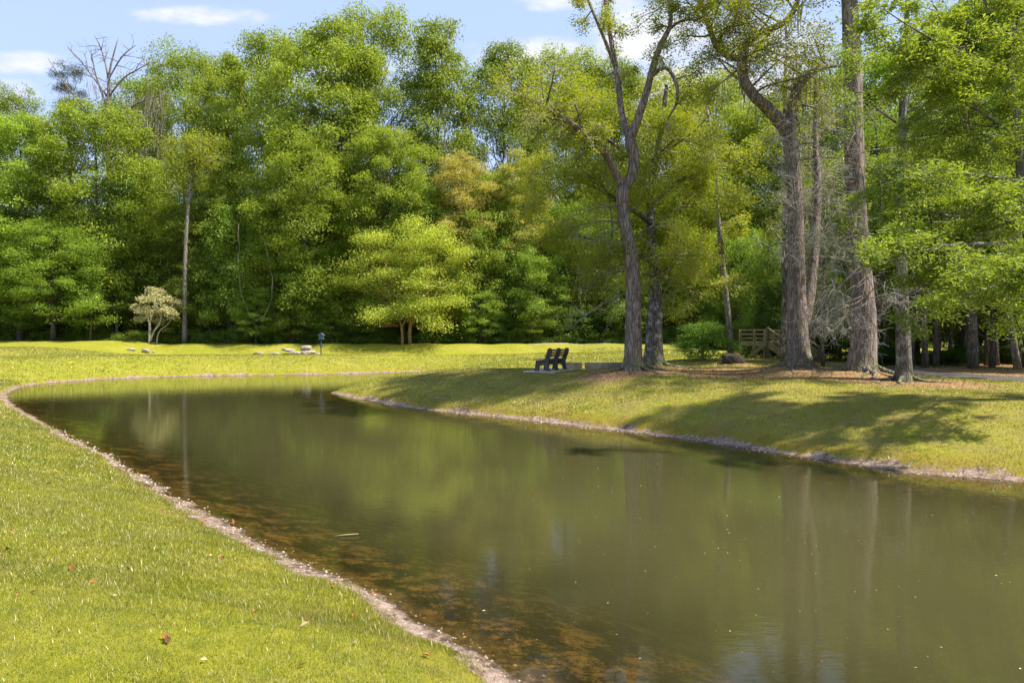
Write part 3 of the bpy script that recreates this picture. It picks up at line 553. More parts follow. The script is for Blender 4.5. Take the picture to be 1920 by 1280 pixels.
# far-off woodland closing the view
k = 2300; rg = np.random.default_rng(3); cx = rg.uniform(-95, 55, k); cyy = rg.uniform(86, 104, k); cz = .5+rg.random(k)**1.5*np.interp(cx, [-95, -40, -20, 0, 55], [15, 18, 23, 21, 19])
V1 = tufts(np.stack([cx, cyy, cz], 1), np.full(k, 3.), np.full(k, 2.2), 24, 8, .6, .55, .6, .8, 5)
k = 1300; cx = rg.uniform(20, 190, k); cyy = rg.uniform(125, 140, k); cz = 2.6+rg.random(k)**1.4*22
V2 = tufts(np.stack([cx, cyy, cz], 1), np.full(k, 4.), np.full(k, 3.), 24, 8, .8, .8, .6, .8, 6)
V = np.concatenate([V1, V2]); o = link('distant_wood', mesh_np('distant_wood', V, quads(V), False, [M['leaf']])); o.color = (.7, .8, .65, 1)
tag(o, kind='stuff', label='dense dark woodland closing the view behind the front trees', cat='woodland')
# ------------------------------------------------------------------ near trees, grown branch by branch
class Grow:
    def __init__(s, seed): s.r = random.Random(seed); s.mb = MB(); s.tw = MB(); s.leaf = []      # leaf: (p, d)
    def rv(s): return Vector((s.r.gauss(0, 1), s.r.gauss(0, 1), s.r.gauss(0, 1)))
    def limb(s, pts, sides=10, wob=.05, flare=0):
        """pts (x, y, Y, width_px)"""
        P = [px(a, b, Y) for a, b, Y, _ in pts]; rad = [wd*Y/1280/2 for _, _, Y, wd in pts]
        A = np.array([list(p)+[r] for p, r in zip(P, rad)]); A = smooth_line(A, max(len(P)*3, 8)); r_ = list(A[:, 3]); Q = [Vector(a[:3]) for a in A]
        s.mb.tube(Q, r_, sides, True, wob, s.r); return Q, r_
    def branch(s, p, d, L, r, lv, maxlv, kids=6, grav=-.02, wander=.22, spread=.9, flat=1., leafing=True):
        n = 5 if lv < maxlv else 3; pts = [p.copy()]; d = d.normalized()
        for k in range(n):
            d = (d+s.rv()*wander*.5+Vector((0, 0, grav))).normalized(); p = p+d*L/n; pts.append(p.copy())
        (s.mb if r > .02 else s.tw).tube(pts, [max(r*(1-.75*k/n), .003) for k in range(n+1)], 6 if r > .03 else 3, False)
        if lv >= maxlv:
            if leafing: s.leaf += [(pts[k].lerp(pts[k+1], s.r.random()), d.copy()) for k in range(n)]+[(pts[-1], d.copy())]
            return
        for k in range(kids):
            t = .25+.75*(k+s.r.random())/kids; q = min(int(t*n), n-1); a = pts[q].lerp(pts[q+1], t*n-q)
            dd = s.rv(); dd = dd-dd.dot(d)*d; dd.z *= flat; dd.normalize(); nd = (d*(1-spread*.5)+dd*spread).normalized()
            s.branch(a, nd, L*s.r.uniform(.42, .68)*(1.15-.45*t), r*.42, lv+1, maxlv, kids, grav, wander, spread, flat, leafing)
        if leafing and lv == maxlv-1: s.leaf.append((pts[-1], d.copy()))
    def leaves(s, n, spread, Ln, asp, up=.9, seed=1, droop=.3):
        rg = np.random.default_rng(seed); P = np.array([tuple(p) for p, _ in s.leaf]); D = np.array([tuple(d) for _, d in s.leaf])
        P = np.repeat(P, n, 0); D = np.repeat(D, n, 0); N = len(P); off = rg.normal(size=(N, 3))*spread*np.array([1, 1, .6]); P = P+off
        nn = rg.normal(size=(N, 3))*.5+np.array([0, 0, up]); T = D*.6+off/spread*.6+rg.normal(size=(N, 3))*.35+np.array([0, 0, -droop])
        return leaf_geo(P, nn, Ln*rg.uniform(.6, 1.3, N), asp, .10, T)
    def flare(s, x, Y, wpx, wbase, h=.9, lobes=7, sides=20):
        """root flare: the trunk foot swelling into buttress lobes"""
        X, Y, z = gplace(x, Y); b = len(s.mb.v); r0, r1 = wpx*Y/2560, wbase*Y/2560; ph = s.r.uniform(0, 6)
        rows = 7
        for k in range(rows):
            t = k/(rows-1); e = (1-t)**2.4; rr = r0+(r1-r0)*e
            for j in range(sides):
                an = 2*math.pi*j/sides; q = rr*(1+.28*e*math.sin(lobes*an+ph)+.12*e*math.sin(3*an+ph*2)); s.mb.v.append((X+math.cos(an)*q, Y+math.sin(an)*q, z-.12+(h+.12)*t))
        for k in range(rows-1):
            for j in range(sides):
                j2 = (j+1) % sides; s.mb.f.append((b+k*sides+j, b+k*sides+j2, b+(k+1)*sides+j2, b+(k+1)*sides+j))
    def roots(s, x, Y, n, wpx):
        X, Y, z = gplace(x, Y); r0 = wpx*Y/2560; ph = s.r.uniform(0, 6)
        for k in range(n):
            an = ph+k*6.283/n+s.r.uniform(-.35, .35); L = s.r.uniform(.7, 1.9); pts = []; rd = []
            for j in range(8):
                t = j/7; an += s.r.uniform(-.14, .14); d = r0*.8+L*t; a, b = X+math.cos(an)*d, Y+math.sin(an)*d; rr = r0*.26*(1-.8*t); pts.append((a, b, gz(a, b)-rr*.25+.16*(1-t)**4)); rd.append(rr)
            s.mb.tube(pts, rd, 7, True, .12, s.r)
    def finish(s, name, x, Y, label, cat, bk, lf, V, col=(1, 1, 1), moss=None, crown='crown', twigmat='twig'):
        X, Y, z = gplace(x, Y); o = empty(name, (X, Y, z)); off = Vector((X, Y, z))
        def loc(mb, nm, m, sm=True):
            mb.v = [tuple(Vector(v)-off) for v in mb.v]; return mb.build(nm, m, o, sm)
        loc(s.mb, 'trunk', M[bk])
        if s.tw.v: loc(s.tw, 'twigs', M[twigmat])['kind'] = 'stuff'
        if V is not None: c = link(crown, mesh_np(crown, V-np.array(off), quads(V), False, [M[lf]]), o); c.color = (*col, 1)
        if moss is not None: c = link('hanging_moss', mesh_np('hanging_moss', moss-np.array(off), quads(moss), False, [M['moss']]), o); c.color = (1, 1, 1, 1); c['kind'] = 'stuff'
        return tag(o, label, cat)
def moss_strands(P, n, L, seed, sp=.12, wd=.05):
    rg = np.random.default_rng(seed); P = np.repeat(np.array([tuple(p) for p in P]), n, 0); N = len(P); l = L*rg.uniform(.3, 1.2, N)
    P = P+rg.normal(size=(N, 3))*sp; P[:, 2] -= l*.5; nn = rg.normal(size=(N, 3))*np.array([1, 1, .1]); T = np.array([0, 0, -1.])+rg.normal(size=(N, 3))*.12
    return leaf_geo(P, nn, l, wd, .03, T)
def sprout(G, Q, r_, n, L, r, maxlv, dirf, t0=.3, **kw):
    for k in range(n):
        t = t0+(1-t0)*(k+G.r.random())/n; i = min(int(t*(len(Q)-1)), len(Q)-2); G.branch(Q[i].copy(), dirf(G), L*(1-.35*t)*G.r.uniform(.6, 1.25), min(r, r_[i]*.7), 0, maxlv, **kw)
def anyd(zlo=-.2, zhi=.7): return lambda G: Vector((G.r.uniform(-1, 1), G.r.uniform(-1, 1), G.r.uniform(zlo, zhi)))
# 1 forked oak
G = Grow(1); Y = 22
T, tr_ = G.limb([(1187, 700, Y, 38), (1187, 640, Y, 31), (1188, 560, Y, 29), (1185, 490, Y, 26), (1176, 440, Y, 23), (1165, 385, Y, 22), (1168, 350, Y, 24)], 14, .03)
G.flare(1187, Y, 31, 54, .7); G.roots(1187, Y, 6, 31)
LA, ra = G.limb([(1168, 355, Y, 17), (1153, 325, Y-.2, 14), (1140, 295, Y-.5, 14), (1115, 262, Y-.8, 13), (1085, 240, Y-1, 11), (1045, 215, Y-1.2, 9), (1010, 190, Y-1.4, 7), (980, 178, Y-1.4, 3)], 8)
LM, rm = G.limb([(1166, 360, Y, 20), (1186, 330, Y, 21), (1190, 300, Y, 21), (1183, 270, Y, 21), (1180, 248, Y, 18)], 10)
LB, rb = G.limb([(1180, 262, Y, 15), (1165, 215, Y+.3, 12), (1160, 160, Y+.5, 11), (1154, 122, Y+.6, 10), (1147, 85, Y+.7, 9), (1140, 40, Y+.9, 8), (1134, -10, Y+1, 7), (1120, -70, Y+1, 3)], 8)
LB2, rb2 = G.limb([(1155, 130, Y+.6, 8), (1138, 85, Y+.3, 7), (1115, 30, Y, 6), (1098, -10, Y, 5), (1080, -60, Y, 2)], 6)
LC, rc = G.limb([(1182, 262, Y, 17), (1200, 212, Y-.2, 15), (1215, 165, Y-.4, 13), (1225, 120, Y-.5, 12), (1240, 80, Y-.6, 10), (1260, 48, Y-.8, 9), (1255, 5, Y-.8, 7), (1240, -60, Y-.8, 3)], 8)
LD, rd = G.limb([(1220, 145, Y-.4, 8), (1240, 126, Y-.6, 7), (1256, 130, Y-.9, 7), (1272, 165, Y-1.1, 7), (1270, 195, Y-1.1, 6), (1252, 222, Y-1, 3)], 6)
LE, re_ = G.limb([(1255, 55, Y-.7, 6), (1280, 36, Y-.9, 5), (1310, 40, Y-1.1, 3), (1330, 20, Y-1.2, 2)], 6)
for Q, r_, n in ((LA, ra, 8), (LB, rb, 8), (LB2, rb2, 6), (LC, rc, 7), (LD, rd, 2), (LE, re_, 3)): sprout(G, Q, r_, n, .8, .03, 2, anyd(), kids=4, spread=.8)
sprout(G, LA, ra, 9, 2.4, .05, 2, lambda G: Vector((G.r.uniform(-1, .4), G.r.uniform(-1, 1), G.r.uniform(-.1, .8))), kids=6, spread=.9, flat=.6)
sprout(G, T, tr_, 7, 2.8, .04, 2, lambda G: Vector((G.r.uniform(-1, -.3), G.r.uniform(-.3, 1), G.r.uniform(-.5, .2))), t0=.4, kids=5, flat=.5, grav=-.06)
G.finish('forked_oak', 1187, Y, 'tall forked oak with sparse upper leaves, closest tree behind the park bench', 'tree', 'oak_bark', 'leaf_olive', G.leaves(6, .11, .085, .45, seed=1), (.95, 1.0, .9),
         moss_strands([LA[i] for i in (8, 12, 18, 21)]+[LD[-1], LD[-2]], 5, .5, 2, .05, .08))
# 2 companion water oak just behind, broad yellow-green crown
G = Grow(2); Y = 24.3
T, tr_ = G.limb([(1226, 697, Y, 36), (1226, 620, Y, 31), (1230, 550, Y, 26), (1226, 480, Y, 18), (1216, 400, Y+.4, 14), (1226, 320, Y+.7, 11), (1240, 240, Y+.6, 11), (1250, 160, Y+.7, 6)], 12, .04)
G.flare(1226, Y, 34, 62, .7); G.roots(1226, Y, 6, 34)
for (pts) in (((1228, 500, Y, 10), (1180, 460, Y-.5, 8), (1120, 450, Y-1, 6), (1060, 440, Y-1.2, 3)), ((1225, 420, Y, 11), (1150, 370, Y-.2, 8), (1080, 330, Y, 6), (1020, 300, Y, 3)), ((1225, 380, Y, 10), (1270, 340, Y+.5, 8), (1320, 320, Y+.8, 5), (1360, 315, Y+1, 3)),
              ((1225, 330, Y+.4, 9), (1150, 270, Y+1, 7), (1080, 210, Y+1.4, 5), (1030, 160, Y+1.5, 3)), ((1232, 300, Y+.5, 8), (1280, 240, Y+1.2, 6), (1330, 200, Y+1.6, 3)), ((1228, 540, Y, 9), (1260, 490, Y+.6, 7), (1300, 465, Y+1.4, 4), (1320, 440, Y+1.8, 2)), ((1225, 450, Y, 9), (1230, 400, Y+2, 7), (1215, 360, Y+3.2, 4), (1205, 350, Y+3.8, 2))):
    Q, r_ = G.limb(pts, 7); sprout(G, Q, r_, 9, 2.3, .04, 2, lambda G: Vector((G.r.uniform(-1, 1), G.r.uniform(-1, 1), G.r.uniform(-.35, .6))), t0=.15, kids=6, flat=.6, grav=-.03)
G.finish('water_oak', 1226, Y, 'oak with a leaning mossy trunk and wide yellow-green crown, right beside the forked oak', 'tree', 'lichen_bark', 'leaf_olive', G.leaves(11, .2, .09, .42, seed=2), (1, 1.08, .8))
# 3 crooked oak
G = Grow(3); Y = 21.5
T, tr_ = G.limb([(1497, 700, Y, 46), (1496, 640, Y, 38), (1494, 560, Y, 33), (1493, 470, Y, 30), (1491, 380, Y, 27), (1488, 310, Y, 26), (1480, 255, Y, 27), (1472, 232, Y, 25)], 14, .03)
G.flare(1498, Y, 38, 72, .8, 8); G.roots(1498, Y, 7, 38)
L1, r1 = G.limb([(1476, 245, Y, 26), (1445, 207, Y-.2, 23), (1415, 183, Y-.4, 20), (1394, 152, Y-.5, 18), (1388, 120, Y-.5, 16), (1393, 90, Y-.5, 15), (1408, 73, Y-.6, 14), (1440, 57, Y-.7, 13), (1470, 45, Y-.8, 12), (1490, 22, Y-.8, 11), (1500, -15, Y-.8, 9), (1500, -70, Y-.8, 4)], 9)
L2, r2 = G.limb([(1390, 112, Y-.5, 13), (1362, 106, Y-.3, 12), (1340, 85, Y, 11), (1330, 50, Y+.2, 11), (1315, 15, Y+.3, 9), (1300, -30, Y+.4, 7), (1290, -80, Y+.4, 3)], 8)
L3, r3 = G.limb([(1480, 250, Y, 22), (1484, 205, Y+.2, 20), (1492, 172, Y+.3, 19), (1508, 146, Y+.4, 16), (1530, 132, Y+.5, 12), (1552, 124, Y+.6, 8), (1580, 125, Y+.7, 3)], 9)
L4, r4 = G.limb([(1506, 620, Y+.2, 20), (1518, 560, Y+.5, 20), (1526, 490, Y+.8, 18), (1529, 430, Y+1, 16), (1535, 350, Y+1.2, 14), (1528, 270, Y+1.4, 10), (1530, 150, Y+1.5, 6)], 9)
for Q, r_, n in ((L1, r1, 26), (L2, r2, 18), (L3, r3, 8)): sprout(G, Q, r_, n, 2.1, .04, 2, anyd(-.3, .7), t0=.25, kids=5, spread=.85)
sprout(G, L4, r4, 20, 1.9, .03, 2, anyd(-.5, .3), t0=.3, kids=5, leafing=False); sprout(G, T, tr_, 13, 1.6, .03, 2, anyd(-.6, .1), t0=.45, kids=5, leafing=False)
sprout(G, L3, r3, 10, 1.6, .03, 2, anyd(-.6, .4), t0=.3, kids=6, leafing=False)
G.finish('crooked_oak', 1497, Y, 'big grey-brown oak that forks high into two crooked limbs, left of the thick pine trunk', 'tree', 'oak_bark', 'leaf_olive', G.leaves(7, .17, .085, .45, seed=3), (1.02, 1.04, .8),
         moss_strands(L1[9::3]+L3[4::2]+L4[6::3], 7, .9, 5, .12, .06))
G = Grow(33); Y = 26; T, tr_ = G.limb([(1472, 680, Y, 17), (1474, 560, Y, 15), (1473, 430, Y, 14), (1478, 300, Y, 12), (1470, 180, Y, 8), (1475, 90, Y, 3)], 9, .08)
sprout(G, T, tr_, 12, 2.2, .03, 2, anyd(-.2, .6), t0=.4, kids=5); G.finish('lichened_tree', 1472, Y, 'narrow dark blotchy trunk directly left of and behind the crooked oak', 'tree', 'lichen_bark', 'leaf_olive', G.leaves(7, .13, .09, .45, seed=33), (.9, 1, .8))
# 4 pine
G = Grow(4); Y = 20.5
T, tr_ = G.limb([(1616, 712, Y, 52), (1620, 640, Y, 45), (1620, 590, Y, 43), (1613, 500, Y, 38), (1607, 420, Y, 35), (1603, 330, Y, 34), (1600, 220, Y, 34), (1598, 110, Y, 32), (1593, 0, Y, 28), (1585, -120, Y, 20), (1580, -260, Y, 6)], 16, .02)
G.flare(1616, Y, 46, 66, .6, 9); G.roots(1616, Y, 7, 46)
for (p, d) in (((1612, 500, Y-.4), (-1, -.5, -.5)), ((1622, 520, Y-.4), (-.8, -.6, -.55)), ((1612, 430, Y-.3), (-1, -.3, -.1)), ((1606, 300, Y-.3), (-1, -.4, .5)), ((1604, 290, Y-.3), (1, -.4, .35)), ((1618, 560, Y-.4), (-1, -.4, -.35)), ((1625, 560, Y-.3), (-.3, -1, -.3)), ((1605, 360, Y-.3), (-1, -.6, .2)), ((1604, 250, Y-.3), (-1, -.3, -.3)), ((1603, 270, Y-.3), (-1, -.6, .05)), ((1608, 400, Y-.3), (-1, -.5, -.4)), ((1612, 450, Y-.3), (-1, -.2, -.5)), ((1606, 340, Y-.3), (-1, -.2, -.35))):
    for _ in range(2): G.branch(px(*p), Vector(d)+G.rv()*.3, 2.1, .022, 0, 3, kids=5, wander=.3, spread=.75, leafing=False, grav=-.05)
for k in range(7): G.branch(px(1588, -110-k*18, Y), Vector((G.r.uniform(-1, 1), G.r.uniform(-1, 1), .25)), 3., .05, 0, 2, kids=5)
G.finish('pine_tree', 1616, Y, 'thick straight pine trunk with bare grey twigs, widest of the trunks by the path', 'tree', 'pine_bark', 'leaf_dark', G.leaves(12, .12, .16, .08, seed=4), (1, 1, 1))
# 5 mottled tree in front
G = Grow(5); Y = 19
T, tr_ = G.limb([(1694, 730, Y, 34), (1695, 680, Y, 27), (1693, 610, Y, 25), (1690, 540, Y, 21), (1690, 450, Y, 17), (1691, 350, Y, 17), (1690, 250, Y, 15), (1697, 140, Y, 12), (1700, 30, Y, 9), (1705, -60, Y, 4)], 12, .06)
G.flare(1694, Y, 26, 52, .5, 6); G.roots(1694, Y, 6, 27)
L1, r1 = G.limb([(1692, 270, Y, 8), (1705, 225, Y-.3, 7), (1730, 205, Y-.6, 6), (1775, 198, Y-.9, 3)], 6)
for k in range(11): i = G.r.randrange(8, len(T)-1); G.branch(T[i].copy(), Vector((G.r.uniform(-1, 1), G.r.uniform(-1, 1), G.r.uniform(-.1, .6))), 2., .035, 0, 2, kids=5)
G.finish('mottled_tree', 1694, Y, 'slim trunk with dark and pale blotches, nearest the path and right of the pine', 'tree', 'lichen_bark', 'leaf_fresh', G.leaves(8, .12, .09, .42, seed=5), (.8, .95, .8))
# 6 maple reaching in from the right
G = Grow(6); Y = 14.3
T, tr_ = G.limb([(1965, 760, Y, 26), (1950, 600, Y, 22), (1930, 450, Y, 19), (1915, 330, Y, 17), (1908, 260, Y, 15), (1898, 170, Y, 13), (1890, 90, Y, 12), (1888, 0, Y+.1, 9), (1880, -120, Y+.2, 5)], 12, .03)
for pts in (((1908, 260, Y, 8), (1850, 215, Y-.4, 7), (1780, 175, Y-.8, 6), (1710, 120, Y-1, 5), (1665, 85, Y-1.2, 3), (1625, 55, Y-1.3, 2)), ((1892, 110, Y, 8), (1870, 50, Y-.3, 7), (1845, 0, Y-.5, 5), (1820, -50, Y-.6, 3)), ((1892, 90, Y, 8), (1912, 30, Y, 7), (1935, -20, Y, 5)),
            ((1900, 190, Y, 6), (1850, 130, Y+.5, 5), (1800, 70, Y+.9, 4), (1750, 10, Y+1.2, 3)), ((1915, 340, Y, 8), (1850, 330, Y-.5, 7), (1770, 320, Y-1, 5), (1710, 330, Y-1.4, 3), (1660, 345, Y-1.5, 2)), ((1925, 430, Y, 8), (1860, 400, Y-.4, 7), (1790, 410, Y-.8, 5), (1730, 390, Y-1, 4), (1680, 400, Y-1.1, 2)),
            ((1925, 470, Y, 8), (1850, 455, Y-1, 7), (1770, 460, Y-1.8, 5), (1690, 480, Y-2.3, 3), (1640, 500, Y-2.4, 2)), ((1930, 500, Y, 7), (1860, 490, Y-.2, 6), (1790, 500, Y, 5), (1740, 530, Y+.2, 3), (1690, 560, Y+.3, 2)), ((1905, 270, Y, 7), (1840, 250, Y+.9, 5), (1760, 250, Y+1.5, 4), (1690, 260, Y+2, 2)), ((1892, 130, Y, 6), (1800, 100, Y-1.4, 5), (1720, 60, Y-2, 3), (1660, 20, Y-2.2, 2)), ((1940, 520, Y, 7), (1900, 520, Y-1.5, 6), (1850, 540, Y-2.8, 4), (1800, 560, Y-3.2, 2)),
            ((1950, 400, Y, 7), (2050, 340, Y, 6), (2180, 300, Y, 4), (2280, 300, Y, 2)), ((1920, 250, Y, 7), (2030, 150, Y+.5, 6), (2150, 80, Y+.6, 3)), ((1886, -40, Y, 7), (1980, -130, Y+.5, 5), (2080, -180, Y+1, 3))):
    Q, r_ = G.limb(pts, 6); sprout(G, Q, r_, 11, 1.25, .02, 2, lambda G: Vector((G.r.uniform(-1, .6), G.r.uniform(-1, 1), G.r.uniform(-.35, .35))), t0=.12, kids=5, flat=.4, grav=-.05)
G.finish('maple_tree', 1965, Y, 'fresh green leafy tree whose long boughs hang into the picture from the right edge', 'tree', 'grey_bark', 'leaf_fresh', G.leaves(7, .085, .088, .36, .9, seed=6, droop=.5), (1, 1.08, .9), twigmat='oak_bark')
# 7 slim leaning trunk near the shrub and a couple more behind
for i, (pts, nm, lb, sd0) in enumerate((([(1371, 672, 29.5, 13), (1366, 600, 29.5, 11), (1358, 520, 29.5, 10), (1345, 400, 29.5, 9), (1340, 300, 29.5, 7), (1325, 200, 29.5, 4)], 'young_tree', 'slim pale trunk leaning slightly left between the feathery shrub and the wooden steps', 7),
                                        ([(1640, 690, 27.5, 9), (1648, 600, 27.5, 8), (1655, 480, 27.5, 7), (1650, 350, 27.5, 5), (1640, 220, 27.5, 3)], 'young_tree', 'thin dark trunk just behind the right side of the thick pine', 8),
                                        ([(1543, 692, 26.5, 8), (1541, 640, 26.5, 8), (1543, 540, 26.5, 7), (1548, 420, 26.5, 6), (1540, 300, 26.5, 3)], 'young_tree', 'thin reddish trunk standing at the foot of the wooden steps', 9),
                                        ([(1908, 690, 21, 14), (1893, 600, 21, 12), (1880, 500, 21, 10), (1860, 380, 21, 8), (1850, 250, 21, 4)], 'leaning_tree', 'thin leaning trunk over the fallen leaves at the far right', 10),
                                        ([(1825, 690, 25, 20), (1822, 600, 25, 18), (1815, 480, 25, 16), (1812, 350, 25, 12), (1810, 200, 25, 8)], 'shade_tree', 'stout dark trunk behind the path, between leafy maple and slim lichened trunk', 12))):
    G = Grow(sd0); T, tr_ = G.limb(pts, 8, .05); sprout(G, T, tr_, 14, 2.2, .025, 2, anyd(-.1, .6), t0=.3, kids=5)
    G.finish(nm, pts[0][0], pts[0][2], lb, 'tree', 'grey_bark' if i == 0 else 'wood_bark', 'leaf_fresh', G.leaves(8, .14, .12, .45, seed=sd0), (.85, .95, .8) if i else (1.2, 1.1, .9))
# dead snag with moss on the skyline
G = Grow(13); Y = 70
T, tr_ = G.limb([(215, 640, Y, 14), (212, 500, Y, 12), (205, 350, Y, 10), (200, 240, Y, 8), (204, 180, Y, 6), (203, 140, Y, 4), (212, 105, Y, 3), (222, 70, Y, 1.5)], 7)
LL = []
for pts in (((200, 180, Y, 4), (185, 160, Y, 3), (160, 125, Y, 2), (128, 90, Y, 1)), ((203, 150, Y, 3), (196, 110, Y, 2.5), (185, 80, Y, 2), (176, 66, Y, 1)), ((203, 150, Y, 3), (225, 110, Y, 2.5), (240, 95, Y, 2), (255, 85, Y, 1)), ((202, 185, Y, 4), (230, 145, Y, 3), (260, 130, Y, 2), (290, 112, Y, 1)), ((200, 200, Y, 4), (178, 140, Y, 3), (170, 90, Y, 1)),
            ((203, 270, Y, 6), (240, 200, Y, 5), (280, 185, Y, 3), (310, 178, Y, 1)), ((205, 280, Y, 5), (165, 210, Y, 4), (130, 170, Y, 3), (90, 110, Y, 1)), ((208, 330, Y, 6), (250, 280, Y, 5), (285, 260, Y, 3), (320, 272, Y, 1)), ((204, 240, Y, 5), (240, 240, Y, 4), (280, 215, Y, 2)), ((206, 300, Y, 5), (260, 230, Y, 4), (300, 205, Y, 2))):
    Q, r_ = G.limb(pts, 5); LL += Q[3:]; sprout(G, Q, r_, 6, 2.4, .05, 1, anyd(-.2, .8), kids=5, leafing=False)
mo = [q for q in LL if q.z < px(0, 150, Y).z and q.x > px(170, 0, Y).x]
G.finish('dead_snag', 215, Y, 'bare dead tree hung with grey moss, sticking up into the sky at the left', 'tree', 'oak_bark', 'leaf', None, moss=moss_strands(mo, 34, 1.3, 9, .7, .045), twigmat='oak_bark')
# slender grey tree in front of the wood
G = Grow(14); Y = 61.3
T, tr_ = G.limb([(346, 645, Y, 9), (346, 560, Y, 8), (348, 450, Y, 7), (354, 370, Y, 6), (360, 320, Y, 5), (372, 280, Y, 3), (375, 250, Y, 1.5)], 8)
for pts in (((358, 335, Y, 4), (375, 310, Y, 3), (385, 280, Y, 2)), ((356, 345, Y, 3), (335, 325, Y, 2), (318, 300, Y, 1)), ((360, 310, Y, 3), (350, 280, Y, 2), (345, 255, Y, 1))):
    Q, r_ = G.limb(pts, 5); sprout(G, Q, r_, 8, 2.4, .05, 1, anyd(-.1, .8), kids=6)
sprout(G, T, tr_, 14, 2.6, .05, 1, anyd(0, .8), t0=.7, kids=6)
G.finish('slender_grey_tree', 346, Y, 'slender pale grey trunk with a thin olive crown, just right of the little pale tree', 'tree', 'grey_bark', 'leaf_olive', G.leaves(9, .35, .2, .45, seed=14), (1, 1.05, .8))
# little pale-leaved tree
G = Grow(15); Y = 60.2
for pts in (((280, 646, Y, 5), (281, 615, Y, 4.5), (280, 600, Y, 4), (268, 585, Y, 2.5), (258, 575, Y, 1.5)), ((282, 640, Y, 4), (288, 620, Y, 3.5), (300, 608, Y, 3), (302, 590, Y, 2), (310, 570, Y, 1)), ((294, 646, Y, 3), (295, 630, Y, 2.5), (300, 618, Y, 2), (316, 608, Y, 1.5), (325, 590, Y, 1)), ((281, 605, Y, 3.5), (288, 580, Y, 3), (292, 555, Y, 1))):
    G.limb(pts, 6)
cl = [(292, 590, 17), (270, 588, 14), (255, 578, 9), (312, 585, 14), (290, 565, 18), (270, 566, 14), (312, 566, 14), (330, 570, 9), (285, 548, 11), (300, 550, 9), (262, 600, 8), (322, 590, 10), (300, 603, 9)]
V = tufts([tuple(px(a, b, Y+RG.uniform(-1, 1))) for a, b, _ in cl], [c*Y/1280 for *_, c in cl], [c*Y/1280*.9 for *_, c in cl], 60, 10, .13, .16, .42, .7, 15)
G.finish('small_pale_tree', 285, Y, 'little multi-stemmed tree with pale cream-green leaves, on the far lawn at the left', 'tree', 'pale_bark', 'leaf_pale', V, (1.35, 1.35, 1.2))
# lime green layered crape myrtle pair: two trunks, one thing each
def layered(seed, x, Y, plates, stems, lb):
    G = Grow(seed)
    for pts in stems: G.limb([(a, b, Y+c, d) for a, b, c, d in pts], 6)
    C = [px(a, b, Y+dy) for a, b, r, dy in plates]; V = tufts([tuple(c) for c in C], [r*Y/1280 for _, _, r, _ in plates], [r*Y/1280*.42 for _, _, r, _ in plates], 60, 11, .50, .16, .45, 1.1, seed, .5)
    for c in C:
        a = px(x, 560, Y); a.x += (c.x-a.x)*.25; a.z = max(px(0, 612, Y).z, min(a.z, c.z-1.)); G.mb.tube(bow(a, c, 4, -.05), [.04, .035, .028, .018, .01], 4, False)
    return G.finish('crape_myrtle', x, Y, lb, 'tree', 'tan_bark', 'leaf', V, (1.95, 1.75, 2.0))
Y = 61.2; rr = random.Random(4)
def plates(x0, sgn, n):
    L = []
    for k in range(n):
        t = k/(n-1); b = 425+175*t; w_ = (60+70*min(1, t*3))*(1-.25*t) if t < .5 else 98-18*math.cos(t*9)
        a = x0+sgn*rr.uniform(-.25, 1)*w_; L.append((a, b+rr.uniform(-14, 14)+abs(a-768)*.16, rr.uniform(12, 30), rr.uniform(-3, 3)))
    return L
layered(21, 769, Y, plates(775, 1, 62), [[(769, 646, 0, 8), (768, 620, 0, 7), (770, 605, 0, 6), (775, 560, .2, 5), (772, 500, .2, 4), (765, 450, 0, 2)], [(770, 610, 0, 5), (785, 590, 0, 3), (800, 560, 0, 2)]], 'lime green layered tree on the far lawn, the right one of a close pair')
layered(22, 755, Y-.2, plates(758, -1, 52), [[(755, 646, 0, 6), (754, 615, 0, 5), (750, 600, 0, 4), (735, 580, 0, 3), (715, 560, 0, 1.5)], [(754, 612, 0, 4), (765, 590, 0, 3), (768, 560, 0, 2)]], 'lime green layered tree on the far lawn, slimmer left one of a close pair')
tree('round_bush', 'bush0', 795, 61.5, 618, 14, (.6, .7, .6), 'small rounded bush just right of the two orange-brown trunks', None, 'shrub')
tree('round_bush', 'bush1', 733, 62, 616, 18, (1, 1, 1), 'small dull green bush just left of the two orange-brown trunks', None, 'shrub')
tree('feathery_shrub', 'bush0', 1318, 29.5, 606, 66, (.62, .85, .7), 'feathery mid green shrub at the edge of the mown mound, left of the wooden steps', None, 'shrub')
# hanging vine
mb = MB(); Y = 60.5; mb.tube([tuple(q[:3]) for q in smooth_line(np.array([tuple(px(a, b, Y)) for a, b in ((448, 420), (446, 440), (450, 465), (445, 490), (449, 520), (451, 548), (460, 570), (466, 590), (480, 604), (487, 596), (497, 593), (503, 575), (511, 560), (509, 540), (513, 522), (505, 505), (503, 480), (496, 450))]), 40)], [.03+.012*math.sin(k*.9) for k in range(40)], 5)
tag(mb.build('hanging_vine', M['pale_bark'], None, True), 'pale looping vine hanging at the edge of the wood', 'vine')
